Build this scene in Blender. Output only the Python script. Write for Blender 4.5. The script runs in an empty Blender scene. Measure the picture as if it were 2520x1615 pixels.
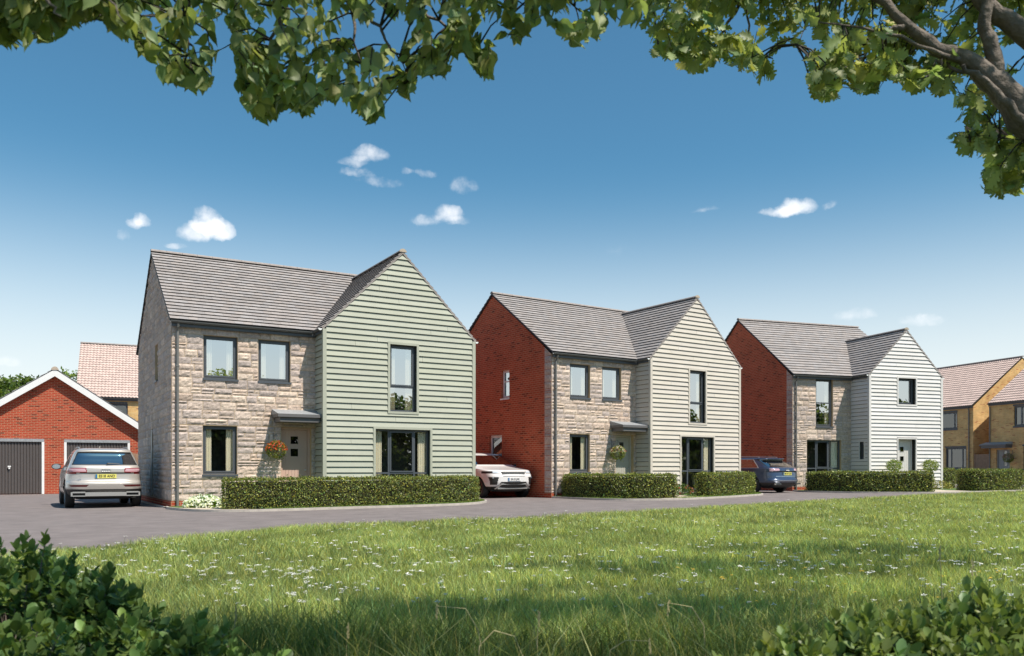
import bpy, bmesh, math, random
import numpy as np
from mathutils import Vector, Matrix, noise
R=math.radians; PI=math.pi
rnd=random.Random(7); NR=np.random.RandomState(11)
scn=bpy.context.scene; COL=scn.collection
def G(x,y=0): return .0045*(x+9)          # the gently rising ground

# ------------------------------------------------------------------ materials
MATS={}
def nodes_of(name):
    m=bpy.data.materials.new(name); m.use_nodes=True
    nt=m.node_tree; b=nt.nodes['Principled BSDF']; return m,nt,b
def N(nt,t,**k):
    n=nt.nodes.new(t)
    for a,v in k.items():
        if a in n.inputs: n.inputs[a].default_value=v
        else: setattr(n,a,v)
    return n
def col4(c): return (c[0],c[1],c[2],1)
def mat(name,c,rough=.6,metal=0,spec=.5,var=.0,vscale=3.,bump=0,bscale=30.,attr=False,coord='Object',coat=0):
    m,nt,b=nodes_of(name); L=nt.links
    b.inputs['Roughness'].default_value=rough; b.inputs['Metallic'].default_value=metal
    b.inputs['Specular IOR Level'].default_value=spec; b.inputs['Coat Weight'].default_value=coat
    b.inputs['Coat Roughness'].default_value=.04
    b.inputs['Base Color'].default_value=col4(c)
    tc=N(nt,'ShaderNodeTexCoord')
    src=None
    if attr:
        a=N(nt,'ShaderNodeAttribute',attribute_name='Col'); src=a.outputs['Color']
    if var>0:
        nz=N(nt,'ShaderNodeTexNoise',Scale=vscale,Detail=6.,Roughness=.65); L.new(tc.outputs[coord],nz.inputs['Vector'])
        mr=N(nt,'ShaderNodeMapRange'); mr.inputs[1].default_value=.3; mr.inputs[2].default_value=.7
        mr.inputs[3].default_value=1-var; mr.inputs[4].default_value=1+var*.8; L.new(nz.outputs['Fac'],mr.inputs[0])
        mx=N(nt,'ShaderNodeVectorMath',operation='SCALE')
        if src: L.new(src,mx.inputs[0])
        else: mx.inputs[0].default_value=c
        L.new(mr.outputs[0],mx.inputs['Scale']); src=mx.outputs[0]
    if src: L.new(src,b.inputs['Base Color'])
    if bump>0:
        nb=N(nt,'ShaderNodeTexNoise',Scale=bscale,Detail=5.); L.new(tc.outputs[coord],nb.inputs['Vector'])
        bp=N(nt,'ShaderNodeBump',Strength=bump,Distance=.02); L.new(nb.outputs['Fac'],bp.inputs['Height']); L.new(bp.outputs[0],b.inputs['Normal'])
    MATS[name]=m; return m
def brick_mat(name,c1,c2,dark,mortar,bw=.225,bh=.075,ms=.011,var=.25):
    m,nt,b=nodes_of(name); L=nt.links
    uv=N(nt,'ShaderNodeUVMap')
    def br(c1,c2,mo,bias=0.):
        n=N(nt,'ShaderNodeTexBrick'); n.inputs['Scale'].default_value=1
        n.inputs['Brick Width'].default_value=bw; n.inputs['Row Height'].default_value=bh
        n.inputs['Mortar Size'].default_value=ms; n.inputs['Mortar Smooth'].default_value=.1; n.inputs['Bias'].default_value=bias
        n.inputs['Color1'].default_value=col4(c1); n.inputs['Color2'].default_value=col4(c2); n.inputs['Mortar'].default_value=col4(mo)
        L.new(uv.outputs[0],n.inputs['Vector']); return n
    a=br(c1,c2,mortar); k=br((0,0,0),(1,1,1),(0,0,0))
    rp=N(nt,'ShaderNodeMapRange'); rp.inputs[1].default_value=.86; rp.inputs[2].default_value=.94; L.new(k.outputs['Color'],rp.inputs[0])
    mx=N(nt,'ShaderNodeMix',data_type='RGBA'); L.new(rp.outputs[0],mx.inputs[0]); L.new(a.outputs['Color'],mx.inputs[6]); mx.inputs[7].default_value=col4(dark)
    nz=N(nt,'ShaderNodeTexNoise',Scale=1.3,Detail=8.,Roughness=.7); L.new(uv.outputs[0],nz.inputs['Vector'])
    mr=N(nt,'ShaderNodeMapRange'); mr.inputs[1].default_value=.3; mr.inputs[2].default_value=.7; mr.inputs[3].default_value=1-var; mr.inputs[4].default_value=1+var
    L.new(nz.outputs['Fac'],mr.inputs[0])
    sc=N(nt,'ShaderNodeVectorMath',operation='SCALE'); L.new(mx.outputs[2],sc.inputs[0]); L.new(mr.outputs[0],sc.inputs['Scale'])
    L.new(sc.outputs[0],b.inputs['Base Color']); b.inputs['Roughness'].default_value=.85; b.inputs['Specular IOR Level'].default_value=.2
    bp=N(nt,'ShaderNodeBump',Strength=.7,Distance=.01); bp.invert=True; L.new(a.outputs['Fac'],bp.inputs['Height']); L.new(bp.outputs[0],b.inputs['Normal'])
    MATS[name]=m; return m
def leaf_mat(name,tr=.35,rough=.5,attr=True,c=(.1,.2,.04),spec=.4):
    m,nt,b=nodes_of(name); L=nt.links
    b.inputs['Roughness'].default_value=rough; b.inputs['Specular IOR Level'].default_value=spec; b.inputs['Base Color'].default_value=col4(c)
    t=N(nt,'ShaderNodeBsdfTranslucent'); t.inputs['Color'].default_value=col4(c)
    if attr:
        a=N(nt,'ShaderNodeAttribute',attribute_name='Col'); L.new(a.outputs['Color'],b.inputs['Base Color'])
        g=N(nt,'ShaderNodeGamma',Gamma=.9); L.new(a.outputs['Color'],g.inputs['Color'])
        h=N(nt,'ShaderNodeMix',data_type='RGBA',blend_type='MULTIPLY'); h.inputs[0].default_value=1; h.inputs[7].default_value=(1.25,1.3,.6,1)
        L.new(g.outputs[0],h.inputs[6]); L.new(h.outputs[2],t.inputs['Color'])
    mx=N(nt,'ShaderNodeMixShader'); mx.inputs[0].default_value=tr
    L.new(b.outputs[0],mx.inputs[1]); L.new(t.outputs[0],mx.inputs[2]); L.new(mx.outputs[0],nt.nodes['Material Output'].inputs[0])
    MATS[name]=m; return m
def glass_mat(name,refl=.55,tint=(.8,.85,.85),grough=0.):
    m,nt,b=nodes_of(name); L=nt.links
    tr=N(nt,'ShaderNodeBsdfTransparent'); tr.inputs[0].default_value=col4(tint)
    gl=N(nt,'ShaderNodeBsdfGlossy'); gl.inputs['Roughness'].default_value=grough; gl.inputs['Color'].default_value=(1,1,1,1)
    lw0=N(nt,'ShaderNodeLayerWeight',Blend=.5); lw=N(nt,'ShaderNodeMath',operation='POWER'); lw.inputs[1].default_value=5; L.new(lw0.outputs['Facing'],lw.inputs[0])
    mr=N(nt,'ShaderNodeMapRange'); mr.inputs[3].default_value=refl; mr.inputs[4].default_value=1; L.new(lw.outputs[0],mr.inputs[0])
    mx=N(nt,'ShaderNodeMixShader'); L.new(mr.outputs[0],mx.inputs[0]); L.new(tr.outputs[0],mx.inputs[1]); L.new(gl.outputs[0],mx.inputs[2])
    L.new(mx.outputs[0],nt.nodes['Material Output'].inputs[0]); MATS[name]=m; return m
mat('stone',(.4,.33,.27),.9,spec=.15,var=.3,vscale=14,bump=.9,bscale=60,attr=True)
mat('mortar',(.50,.37,.23),.95,spec=.1,var=.15)
brick_mat('red_brick',(.43,.058,.027),(.32,.043,.019),(.16,.024,.014),(.46,.25,.15),ms=.009,var=.15)
brick_mat('wall_brick',(.50,.092,.042),(.39,.07,.032),(.22,.04,.022),(.52,.24,.13),ms=.009,var=.15)
brick_mat('yellow_brick',(.70,.46,.18),(.62,.35,.12),(.50,.22,.08),(.62,.47,.28),ms=.009)
brick_mat('grey_brick',(.08,.08,.09),(.06,.06,.065),(.04,.04,.045),(.2,.18,.16))
mat('green_board',(.40,.405,.325),.6,spec=.3,var=.05,vscale=2,attr=True)
mat('cream_board',(.56,.505,.435),.6,spec=.3,var=.05,vscale=2,attr=True)
mat('white_board',(.68,.645,.615),.6,spec=.3,var=.05,vscale=2,attr=True)
mat('board_gap',(.016,.016,.013),.95)  # near-black backing, paints in the shadow lines between the boards
PAINTED={'green_board':(.40,.405,.325),'cream_board':(.56,.505,.435),'white_board':(.68,.645,.615)}
mat('slate',(.2,.19,.19),.75,spec=.3,var=.12,vscale=5,attr=True,bump=.3,bscale=40)
mat('ridge',(.30,.26,.24),.85,var=.2,vscale=8)
mat('ridge_end',(.45,.37,.29),.85,var=.2,vscale=8)
mat('pantile',(.52,.36,.31),.8,spec=.2,var=.08,vscale=5,attr=True)
mat('grey_metal',(.075,.083,.095),.4,spec=.5,var=.05)
mat('gutter',(.11,.11,.11),.45)
mat('pipe_grey',(.16,.155,.145),.5)
mat('lead',(.30,.31,.32),.5,var=.25,vscale=12)
mat('canopy_paint',(.125,.118,.118),.5)
mat('white_paint',(.78,.77,.75),.45,var=.04)
mat('taupe_door',(.55,.375,.30),.5,var=.05)
mat('grey_door',(.42,.40,.35),.5,var=.05)
mat('pale_door',(.60,.58,.55),.5,var=.05)
mat('steel_door',(.30,.31,.30),.5,var=.05)
mat('brown_steel',(.085,.072,.068),.5,var=.05)
mat('curtain',(.82,.76,.58),.9,spec=.1)
mat('room',(.10,.095,.085),.9)
mat('chrome',(.7,.7,.7),.38,metal=1)
mat('tarmac',(.205,.175,.168),.85,spec=.25,var=.2,vscale=1.7,bump=.5,bscale=120,coord='Object')
mat('kerb',(.46,.41,.36),.85,var=.2,vscale=6)
mat('paving',(.52,.44,.34),.85,var=.15,vscale=4)
mat('soil',(.045,.07,.02),.95,var=.5,vscale=1.5,bump=.8,bscale=25)
mat('lawn',(.09,.15,.03),.95,var=.3,vscale=6,bump=1,bscale=60)
mat('timber',(.30,.19,.12),.8,var=.3,vscale=6)
mat('bark',(.15,.122,.10),.9,var=.4,vscale=12,bump=1,bscale=30)
mat('twig',(.035,.03,.022),.8)
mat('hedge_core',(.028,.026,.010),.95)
mat('rubber',(.018,.018,.018),.75)
mat('rim',(.32,.31,.3),.35,metal=.8)
mat('dark_rim',(.12,.09,.08),.35,metal=.7)
mat('black_trim',(.018,.017,.017),.5)
mat('under',(.008,.008,.008),.9)
mat('beige_paint',(.50,.46,.42),.35,metal=.35,coat=.8)
mat('white_car',(.74,.72,.71),.3,coat=.8)
mat('navy_paint',(.045,.065,.12),.28,metal=.35,coat=1)
mat('silver_trim',(.50,.48,.46),.35,metal=.6)
mat('red_lens',(.25,.012,.015),.12,coat=1)
mat('pink_lens',(.55,.33,.36),.12,coat=1)
mat('dark_red_lens',(.09,.014,.014),.15,coat=1)
mat('clear_lens',(.5,.55,.6),.1,coat=1)
mat('plate_yellow',(.75,.68,.16),.4)
mat('plate_white',(.75,.73,.72),.4)
mat('plate_blue',(.03,.16,.35),.4)
mat('plate_ink',(.02,.02,.02),.5)
mat('petal_white',(.78,.77,.70),.6)
mat('petal_yellow',(.75,.5,.05),.6)
mat('stem_green',(.10,.16,.04),.7)
mat('straw',(.42,.36,.18),.7,var=.2)
leaf_mat('leaf',.42); leaf_mat('leaf_gloss',.3,.42,spec=.3); leaf_mat('blade',.45,.6,spec=.2); leaf_mat('hedge_leaf',.25,.45)
glass_mat('pane_glass',.62,(1,1,1)); glass_mat('low_pane_glass',.24,(1,1,1)); glass_mat('car_glass',.5,(.15,.15,.15)); glass_mat('door_glass',.15,(.4,.4,.4))

# ------------------------------------------------------------------ mesh builder
class MB:
    def __init__(s): s.v=[]; s.f=[]; s.uv=[]; s.c=[]; s.m=[]; s.col=(1,1,1); s.mi=0
    def face(s,pts,uv=None,col=None):
        i=len(s.v); s.v+= [tuple(p) for p in pts]; s.f.append(tuple(range(i,i+len(pts))))
        s.uv+= (uv if uv else [(0,0)]*len(pts)); s.c.append(col or s.col); s.m.append(s.mi)
    def box(s,a,b,fr=None,col=None,skip=''):
        x0,y0,z0=a; x1,y1,z1=b
        P=[(x0,y0,z0),(x1,y0,z0),(x1,y1,z0),(x0,y1,z0),(x0,y0,z1),(x1,y0,z1),(x1,y1,z1),(x0,y1,z1)]
        if fr: P=[fr(*p) for p in P]
        for q in ((0,3,2,1),(4,5,6,7),(0,1,5,4),(1,2,6,5),(2,3,7,6),(3,0,4,7)):
            s.face([P[i] for i in q],None,col)
    def tube(s,pts,rad,n=8,cap=True,col=None):
        pts=[Vector(p) for p in pts]; rings=[]
        rr=rad if isinstance(rad,(list,tuple)) else [rad]*len(pts)
        for i,p in enumerate(pts):
            d=(pts[min(i+1,len(pts)-1)]-pts[max(i-1,0)]).normalized()
            a=d.cross(Vector((0,0,1)) if abs(d.z)<.95 else Vector((1,0,0))).normalized(); b=d.cross(a)
            rings.append([p+(a*math.cos(2*PI*k/n)+b*math.sin(2*PI*k/n))*rr[i] for k in range(n)])
        base=len(s.v)
        for r in rings: s.v+=[tuple(q) for q in r]
        for i in range(len(rings)-1):
            for k in range(n):
                a=base+i*n+k; b_=base+i*n+(k+1)%n
                s.f.append((a,b_,b_+n,a+n)); s.uv+=[(0,0)]*4; s.c.append(col or s.col); s.m.append(s.mi)
        if cap:
            for r in (0,len(rings)-1):
                s.f.append(tuple(base+r*n+k for k in range(n))); s.uv+=[(0,0)]*n; s.c.append(col or s.col); s.m.append(s.mi)
    def build(s,name,m,parent=None,smooth=False):
        if isinstance(m,str) and m in PAINTED: s.c=[tuple(p*q for p,q in zip(c,PAINTED[m])) for c in s.c]
        me=bpy.data.meshes.new(name); me.from_pydata(s.v,[],s.f)
        ms=m if isinstance(m,(list,tuple)) else [m]
        for q in ms: me.materials.append(MATS[q])
        if len(ms)>1: me.polygons.foreach_set('material_index',s.m)
        u=me.uv_layers.new(name='UVMap'); u.data.foreach_set('uv',[c for p in s.uv for c in p])
        a=me.color_attributes.new('Col','FLOAT_COLOR','CORNER')
        arr=[]
        for f,c in zip(s.f,s.c): arr+= [c[0],c[1],c[2],1.]*len(f)
        a.data.foreach_set('color',arr)
        if smooth: me.polygons.foreach_set('use_smooth',[True]*len(me.polygons))
        me.update(); o=bpy.data.objects.new(name,me); COL.objects.link(o)
        if parent: o.parent=parent
        return o
def np_mesh(name,V,F,m,parent=None,C=None,smooth=False):
    """V (n,3) F (k,q) constant size; C per vertex colour (n,3)"""
    me=bpy.data.meshes.new(name); n=len(V); k,q=F.shape
    me.vertices.add(n); me.vertices.foreach_set('co',np.asarray(V,np.float32).ravel())
    me.loops.add(k*q); me.loops.foreach_set('vertex_index',np.asarray(F,np.int32).ravel())
    me.polygons.add(k); me.polygons.foreach_set('loop_start',np.arange(0,k*q,q,dtype=np.int32)); me.polygons.foreach_set('loop_total',np.full(k,q,np.int32))
    me.materials.append(MATS[m])
    if C is not None:
        a=me.color_attributes.new('Col','FLOAT_COLOR','POINT'); a.data.foreach_set('color',np.concatenate([C,np.ones((n,1))],1).astype(np.float32).ravel())
    if smooth: me.polygons.foreach_set('use_smooth',np.ones(k,bool))
    me.update(calc_edges=True); me.validate()
    o=bpy.data.objects.new(name,me); COL.objects.link(o)
    if parent: o.parent=parent
    return o
def tag(o,label=None,cat=None,group=None,kind=None):
    if label: o['label']=label
    if cat: o['category']=cat
    if group: o['group']=group
    if kind: o['kind']=kind
    return o
def empty(name,loc,rz=0,**k):
    o=bpy.data.objects.new(name,None); o.empty_display_size=.2; COL.objects.link(o); o.location=loc; o.rotation_euler=(0,0,rz); tag(o,**k); return o
def frame(o,u,n):
    o=Vector(o);u=Vector(u);n=Vector(n)
    return lambda s,d,z: tuple(o+u*s+n*d+Vector((0,0,z)))      # (along, outward, up)
def copy_tree(o,parent=None):
    c=o.copy(); COL.objects.link(c); c.parent=parent
    for ch in o.children: copy_tree(ch,c)
    return c

# ------------------------------------------------------------------ leaves
def frames_from(A,Nn):
    A=A/np.linalg.norm(A,axis=1,keepdims=True)
    S=np.cross(A,Nn); S/=np.linalg.norm(S,axis=1,keepdims=True)+1e-9
    M=np.cross(S,A); return A,S,M
def leaves(name,P,A,Nn,size,tv,tf,m,parent,cols):
    A,S,M=frames_from(A,Nn); tv=np.array(tv,float); k=len(tv); n=len(P)
    V=P[:,None,:]+size[:,None,None]*(tv[None,:,0:1]*S[:,None,:]+tv[None,:,1:2]*A[:,None,:]+tv[None,:,2:3]*M[:,None,:])
    tf=np.array(tf); F=(tf[None]+(np.arange(n)*k)[:,None,None]).reshape(-1,tf.shape[1])
    C=np.repeat(cols,k,axis=0)
    return np_mesh(name,V.reshape(-1,3),F,m,parent,C)
QUAD=([(0,0,0),(.36,.45,.08),(0,1,0),(-.36,.45,.08)],[(0,1,2,3)])
OVAL=([(0,0,0),(.25,.2,.07),(.33,.55,.08),(.2,.85,.04),(0,1.,-.03),(-.2,.85,.04),(-.33,.55,.08),(-.25,.2,.07),(0,.3,-.01),(0,.65,-.02)],
      [(0,1,2,8),(8,2,3,9),(9,3,4,4),(0,8,6,7),(8,9,5,6),(9,4,4,5)])
def fixtri(t):  # degenerate quads -> keep as triangles fan: use triangles only
    tv,tf=t; out=[]
    for f in tf:
        f=list(dict.fromkeys(f))
        for i in range(1,len(f)-1): out.append((f[0],f[i],f[i+1]))
    return tv,out
OVAL=fixtri(OVAL)
LIND=fixtri(([(0,0,0),(.26,.12,.06),(.36,.38,.10),(.26,.66,.06),(.10,.86,.0),(0,1.08,-.08),(-.10,.86,.0),(-.26,.66,.06),(-.36,.38,.10),(-.26,.12,.06),(0,.45,-.02)],
      [(0,1,2,10),(10,2,3,4),(10,4,5,6),(10,6,7,8),(10,8,9,0)]))
_oak=[(0,0),(.07,.12),(.20,.20),(.10,.27),(.30,.42),(.26,.50),(.13,.47),(.36,.68),(.30,.76),(.15,.68),(.25,.88),(.12,.90),(0,1.0)]
_ov=[(x,y,abs(x)*.25-.12*y*y) for x,y in _oak]+[(-x,y,abs(x)*.25-.12*y*y) for x,y in _oak[-2:0:-1]]+[(0,.3,-.01),(0,.55,-.04),(0,.78,-.07)]
n_=24; a_,b_,c_=24,25,26
OAK=(_ov,[(0,1,a_),(1,2,3),(1,3,a_),(3,4,a_),(4,5,6),(4,6,a_),(6,b_,a_),(6,7,b_),(7,8,9),(7,9,b_),(9,c_,b_),(9,10,c_),(10,11,c_),(11,12,c_),
          (0,a_,23),(23,21,22),(23,a_,21),(21,a_,20),(20,18,19),(20,a_,18),(18,a_,b_),(18,b_,17),(17,15,16),(17,b_,15),(15,b_,c_),(15,c_,14),(14,c_,13),(13,c_,12)])
def rdir(n,rs=NR):
    d=rs.normal(size=(n,3)); return d/np.linalg.norm(d,axis=1,keepdims=True)
def tints(n,base,var=.25,hue=.12,rs=NR):
    k=np.exp(rs.normal(0,var,size=(n,1))); h=rs.normal(0,hue,size=(n,1))
    c=np.array(base)[None]*k; c=c*np.concatenate([1+h*1.2,1+h*.2,1-h],1); return np.clip(c,.002,.9)

# ------------------------------------------------------------------ wall pieces
def wall_panel(mb,fr,x0,x1,z0,z1,holes,depth=.12,uvs=0.,top=None):
    xs=sorted(set([x0,x1]+[min(max(v,x0),x1) for h in holes for v in h[:2]])); zs=sorted(set([z0,z1]+[min(max(v,z0),z1) for h in holes for v in h[2:4]]))
    for i in range(len(xs)-1):
        for j in range(len(zs)-1):
            cx=(xs[i]+xs[i+1])/2; cz=(zs[j]+zs[j+1])/2
            if any(h[0]<cx<h[1] and h[2]<cz<h[3] for h in holes): continue
            q=[(xs[i],zs[j]),(xs[i+1],zs[j]),(xs[i+1],zs[j+1]),(xs[i],zs[j+1])]
            mb.face([fr(a,0,b) for a,b in q],[(a+uvs,b) for a,b in q])
    if top:
        q=[(x0,z1),(x1,z1)]+[(a,b) for a,b in top]
        mb.face([fr(a,0,b) for a,b in q],[(a+uvs,b) for a,b in q])
    for h in holes:
        a,b,c,d=h[:4]
        for (p,q) in (((a,c),(a,d)),((b,c),(b,d)),((a,d),(b,d)),((a,c),(b,c))):
            mb.face([fr(p[0],0,p[1]),fr(q[0],0,q[1]),fr(q[0],-depth,q[1]),fr(p[0],-depth,p[1])],[(p[0],p[1]),(q[0],q[1]),(q[0]+.1,q[1]+.1),(p[0]+.1,p[1]+.1)])
def intervals(x0,x1,z0,z1,holes):
    iv=[(x0,x1)]
    for h in holes:
        if h[2]<z1-.004 and h[3]>z0+.004:
            n=[]
            for a,b in iv:
                if h[1]<=a or h[0]>=b: n.append((a,b)); continue
                if h[0]>a: n.append((a,h[0]))
                if h[1]<b: n.append((h[1],b))
            iv=n
    return iv
STONES=[(.60,.48,.40),(.54,.435,.37),(.63,.505,.41),(.49,.405,.36),(.58,.45,.365),(.51,.42,.375)]
def stones(mb,fr,x0,x1,z0,z1,holes,cell=.045,rs=rnd,topz=None,seed=0):
    bps=sorted(set([z0,z1]+[v for h in holes for v in h[2:4] if z0<v<z1]))
    def one(a,b,c,d):
        if b-a<.03 or d-c<.02: return
        col=rs.choice(STONES); k=rs.uniform(.86,1.12); col=tuple(q*k for q in col)
        g=.006; a+=g; b-=g; c+=g; d-=g
        nx=max(2,int((b-a)/cell)); nz=max(2,int((d-c)/cell)); off=rs.uniform(.012,.032); tilt=rs.uniform(-.008,.012); ph=rs.uniform(0,100)
        i0=len(mb.v)
        for j in range(nz+1):
            for i in range(nx+1):
                s=a+(b-a)*i/nx; z=c+(d-c)*j/nz
                e=(i in (0,nx)) or (j in (0,nz))
                nn=noise.noise(Vector((s*9+ph,z*13+seed,seed*3.1)))+.5*noise.noise(Vector((s*27,z*30+ph,1.7)))
                if e:
                    dd=.004; s+=.006*noise.noise(Vector((s*20+ph,z*20,5))); z+=.007*noise.noise(Vector((s*15,z*20+ph,9)))
                else: dd=off+.019*nn+tilt*(j/nz-.5)*2
                if topz: z=min(z,topz(s))
                mb.v.append(fr(s,max(dd,.003),z))
        for j in range(nz):
            for i in range(nx):
                q=i0+j*(nx+1)+i; mb.f.append((q,q+1,q+nx+2,q+nx+1)); mb.uv+=[(0,0)]*4; mb.c.append(col); mb.m.append(0)
        # rim back to the mortar
        for j in range(nz):
            pass
    for k in range(len(bps)-1):
        za,zb=bps[k],bps[k+1]; n=max(1,round((zb-za)/.205)); hs=[rs.uniform(.7,1.3) for _ in range(n)]; t=sum(hs); z=za
        for h in hs:
            h=h/t*(zb-za)
            for (a,b) in intervals(x0,x1,z,z+h,holes):
                s=a
                while s<b-.02:
                    w=rs.uniform(.26,.62)
                    if b-s-w<.14: w=b-s
                    if topz is None or z<max(topz(s),topz(s+w)):
                        if h>.13 and rs.random()<.32:
                            f=rs.uniform(.35,.65); m=s+w*rs.uniform(.35,.65) if rs.random()<.5 and w>.3 else None
                            one(s,s+w,z,z+h*f)
                            if m: one(s,m,z+h*f,z+h); one(m,s+w,z+h*f,z+h)
                            else: one(s,s+w,z+h*f,z+h)
                        else: one(s,s+w,z,z+h)
                    s+=w
            z+=h
def boards(mb,fr,x0,x1,z0,z1,holes,exp=.167,lim=None,rs=rnd):
    """lim(z)->(xl,xr) for gables; z1 upper limit"""
    bps=[]; z=z0
    while z<z1-.01:
        za=z; zb=min(z+exp,z1)
        if lim:
            l0,r0=lim(za); l1,r1=lim(zb)
            if r0-l0<.05: break
            if r1<l1: l1=r1=(l1+r1)/2
        else: l0=l1=x0; r0=r1=x1
        l0=max(l0,x0);l1=max(l1,x0);r0=min(r0,x1);r1=min(r1,x1)
        cut=sorted(set([za,zb]+[v for h in holes for v in h[2:4] if za+.004<v<zb-.004]))
        seam=rs.uniform(.15,.85) if rs.random()<.6 else None
        for kk in range(len(cut)-1):
            ya,yb=cut[kk],cut[kk+1]; T=lambda q:(q-za)/(zb-za)
            L_=lambda q:l0+(l1-l0)*T(q); R_=lambda q:r0+(r1-r0)*T(q); O_=lambda q:.052-.036*T(q)
            lo,hi=min(L_(ya),L_(yb)),max(R_(ya),R_(yb))
            for a,b in intervals(lo,hi,ya,yb,holes):
                if b-a<.02: continue
                sl=abs(a-lo)<1e-6; sr=abs(b-hi)<1e-6
                cuts=[a]+([lo+(hi-lo)*seam] if seam and hi-lo>1.2 and a+.1<lo+(hi-lo)*seam<b-.1 else [])+[b]
                for i in range(len(cuts)-1):
                    kb=rs.uniform(.95,1.04); mb.col=(kb,kb,kb*rs.uniform(.98,1.015))
                    p0=L_(ya) if (i==0 and sl) else cuts[i]+(.003 if i else 0); p1=L_(yb) if (i==0 and sl) else p0
                    last=i==len(cuts)-2
                    q0=R_(ya) if (last and sr) else cuts[i+1]-(0 if last else .003); q1=R_(yb) if (last and sr) else q0
                    o0,o1=O_(ya),O_(yb); yo=ya; ya_=ya+(.015 if kk==0 else 0)
                    mb.face([fr(p0,o0,ya_),fr(q0,o0,ya_),fr(q1,o1,yb),fr(p1,o1,yb)])
                    mb.face([fr(p0,.002,ya_),fr(q0,.002,ya_),fr(q0,o0,ya_),fr(p0,o0,ya_)])
                    mb.face([fr(p0,.002,ya_),fr(p0,o0,ya_),fr(p1,o1,yb),fr(p1,.002,yb)])
                    mb.face([fr(q0,.002,ya_),fr(q0,o0,ya_),fr(q1,o1,yb),fr(q1,.002,yb)])
        z=zb
def roof_tiles(mb,o,u,v,L,S,n,tw=.24,base=(.315,.285,.272),rs=rnd,thick=.034,var=.09):
    o=Vector(o);u=Vector(u).normalized();v=Vector(v).normalized();w=u.cross(v)
    if w.z<0: w=-w
    ex=S/n
    mb.face([o,o+u*L,o+u*L+v*S,o+v*S],col=(.03,.03,.03))
    mb.face([o-w*.05,o+u*L-w*.05,o+u*L+v*S-w*.05,o+v*S-w*.05],col=(.05,.05,.05))
    for (p,q) in ((o,o+u*L),(o,o+v*S),(o+u*L,o+u*L+v*S)):
        mb.face([p,q,q-w*.05,p-w*.05],col=(.04,.04,.04))
    for j in range(n):
        off=(j%2)*tw/2; s=-off; ck=rs.uniform(.95,1.05)
        while s<L-.001:
            a=max(s,0)+.0015; b=min(s+tw,L)-.0015; s+=tw
            if b-a<.01: continue
            k=ck*(1+rs.uniform(-var,var)); h=rs.uniform(-.02,.03); c=(base[0]*k*(1+h),base[1]*k,base[2]*k*(1-h))
            jt=rs.uniform(-.003,.003)
            lo=o+v*(ex*j+jt); hi=o+v*(ex*(j+1)+.01)
            T0=w*(thick+.006); T1=w*.008; B=w*.004
            mb.face([lo+u*a+T0,lo+u*b+T0,hi+u*b+T1,hi+u*a+T1],col=c)
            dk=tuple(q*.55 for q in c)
            mb.face([lo+u*a+B,lo+u*b+B,lo+u*b+T0,lo+u*a+T0],col=tuple(q*.15 for q in c))  # front edge coloured dark to paint in the shadow line under each course
            mb.face([lo+u*a+B,lo+u*a+T0,hi+u*a+T1,hi+u*a+B],col=c)
            mb.face([lo+u*b+B,lo+u*b+T0,hi+u*b+T1,hi+u*b+B],col=c)
def pantiles(mb,o,u,v,L,S,n,tw=.17,base=(.55,.42,.37),rs=rnd):
    o=Vector(o);u=Vector(u).normalized();v=Vector(v).normalized();w=u.cross(v)
    if w.z<0: w=-w
    ex=S/n; m=6; nt=int(L/tw)
    mb.face([o-w*.03,o+u*L-w*.03,o+u*L+v*S-w*.03,o+v*S-w*.03],col=(.05,.04,.03))
    prof=[0,.008,.024,.034,.024,.008,0]
    for j in range(n):
        for i in range(nt):
            k=rs.uniform(.9,1.08); c=tuple(q*k for q in base)
            lo=o+v*ex*j; hi=o+v*(ex*(j+1)+.02)
            for q in range(m):
                s0=(i+q/m)*tw; s1=(i+(q+1)/m)*tw; p0=prof[q]; p1=prof[q+1]
                mb.face([lo+u*s0+w*(p0+.035),lo+u*s1+w*(p1+.035),hi+u*s1+w*p1,hi+u*s0+w*p0],col=c)
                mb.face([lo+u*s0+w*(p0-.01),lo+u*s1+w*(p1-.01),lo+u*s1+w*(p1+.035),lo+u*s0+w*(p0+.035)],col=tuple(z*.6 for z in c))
def ridge_caps(o,u,L,r,parent,mname='ridge',seg=.45):
    mb=MB(); o=Vector(o);u=Vector(u).normalized(); s=0; side=u.cross(Vector((0,0,1))).normalized()
    while s<L-.01:
        e=min(s+seg-.006,L); n=8; rr=r
        for k in range(n):
            a0=PI*k/n; a1=PI*(k+1)/n
            P=lambda a,t,q: o+u*t+side*math.cos(a)*q+Vector((0,0,1))*(math.sin(a)*q*.8)
            mb.face([P(a0,s,rr),P(a1,s,rr),P(a1,e,rr),P(a0,e,rr)])
            for t in (s,e): mb.face([P(a0,t,rr),P(a1,t,rr),o+u*t])
        s+=seg
    return mb.build('ridge_tiles',mname,parent)
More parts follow.
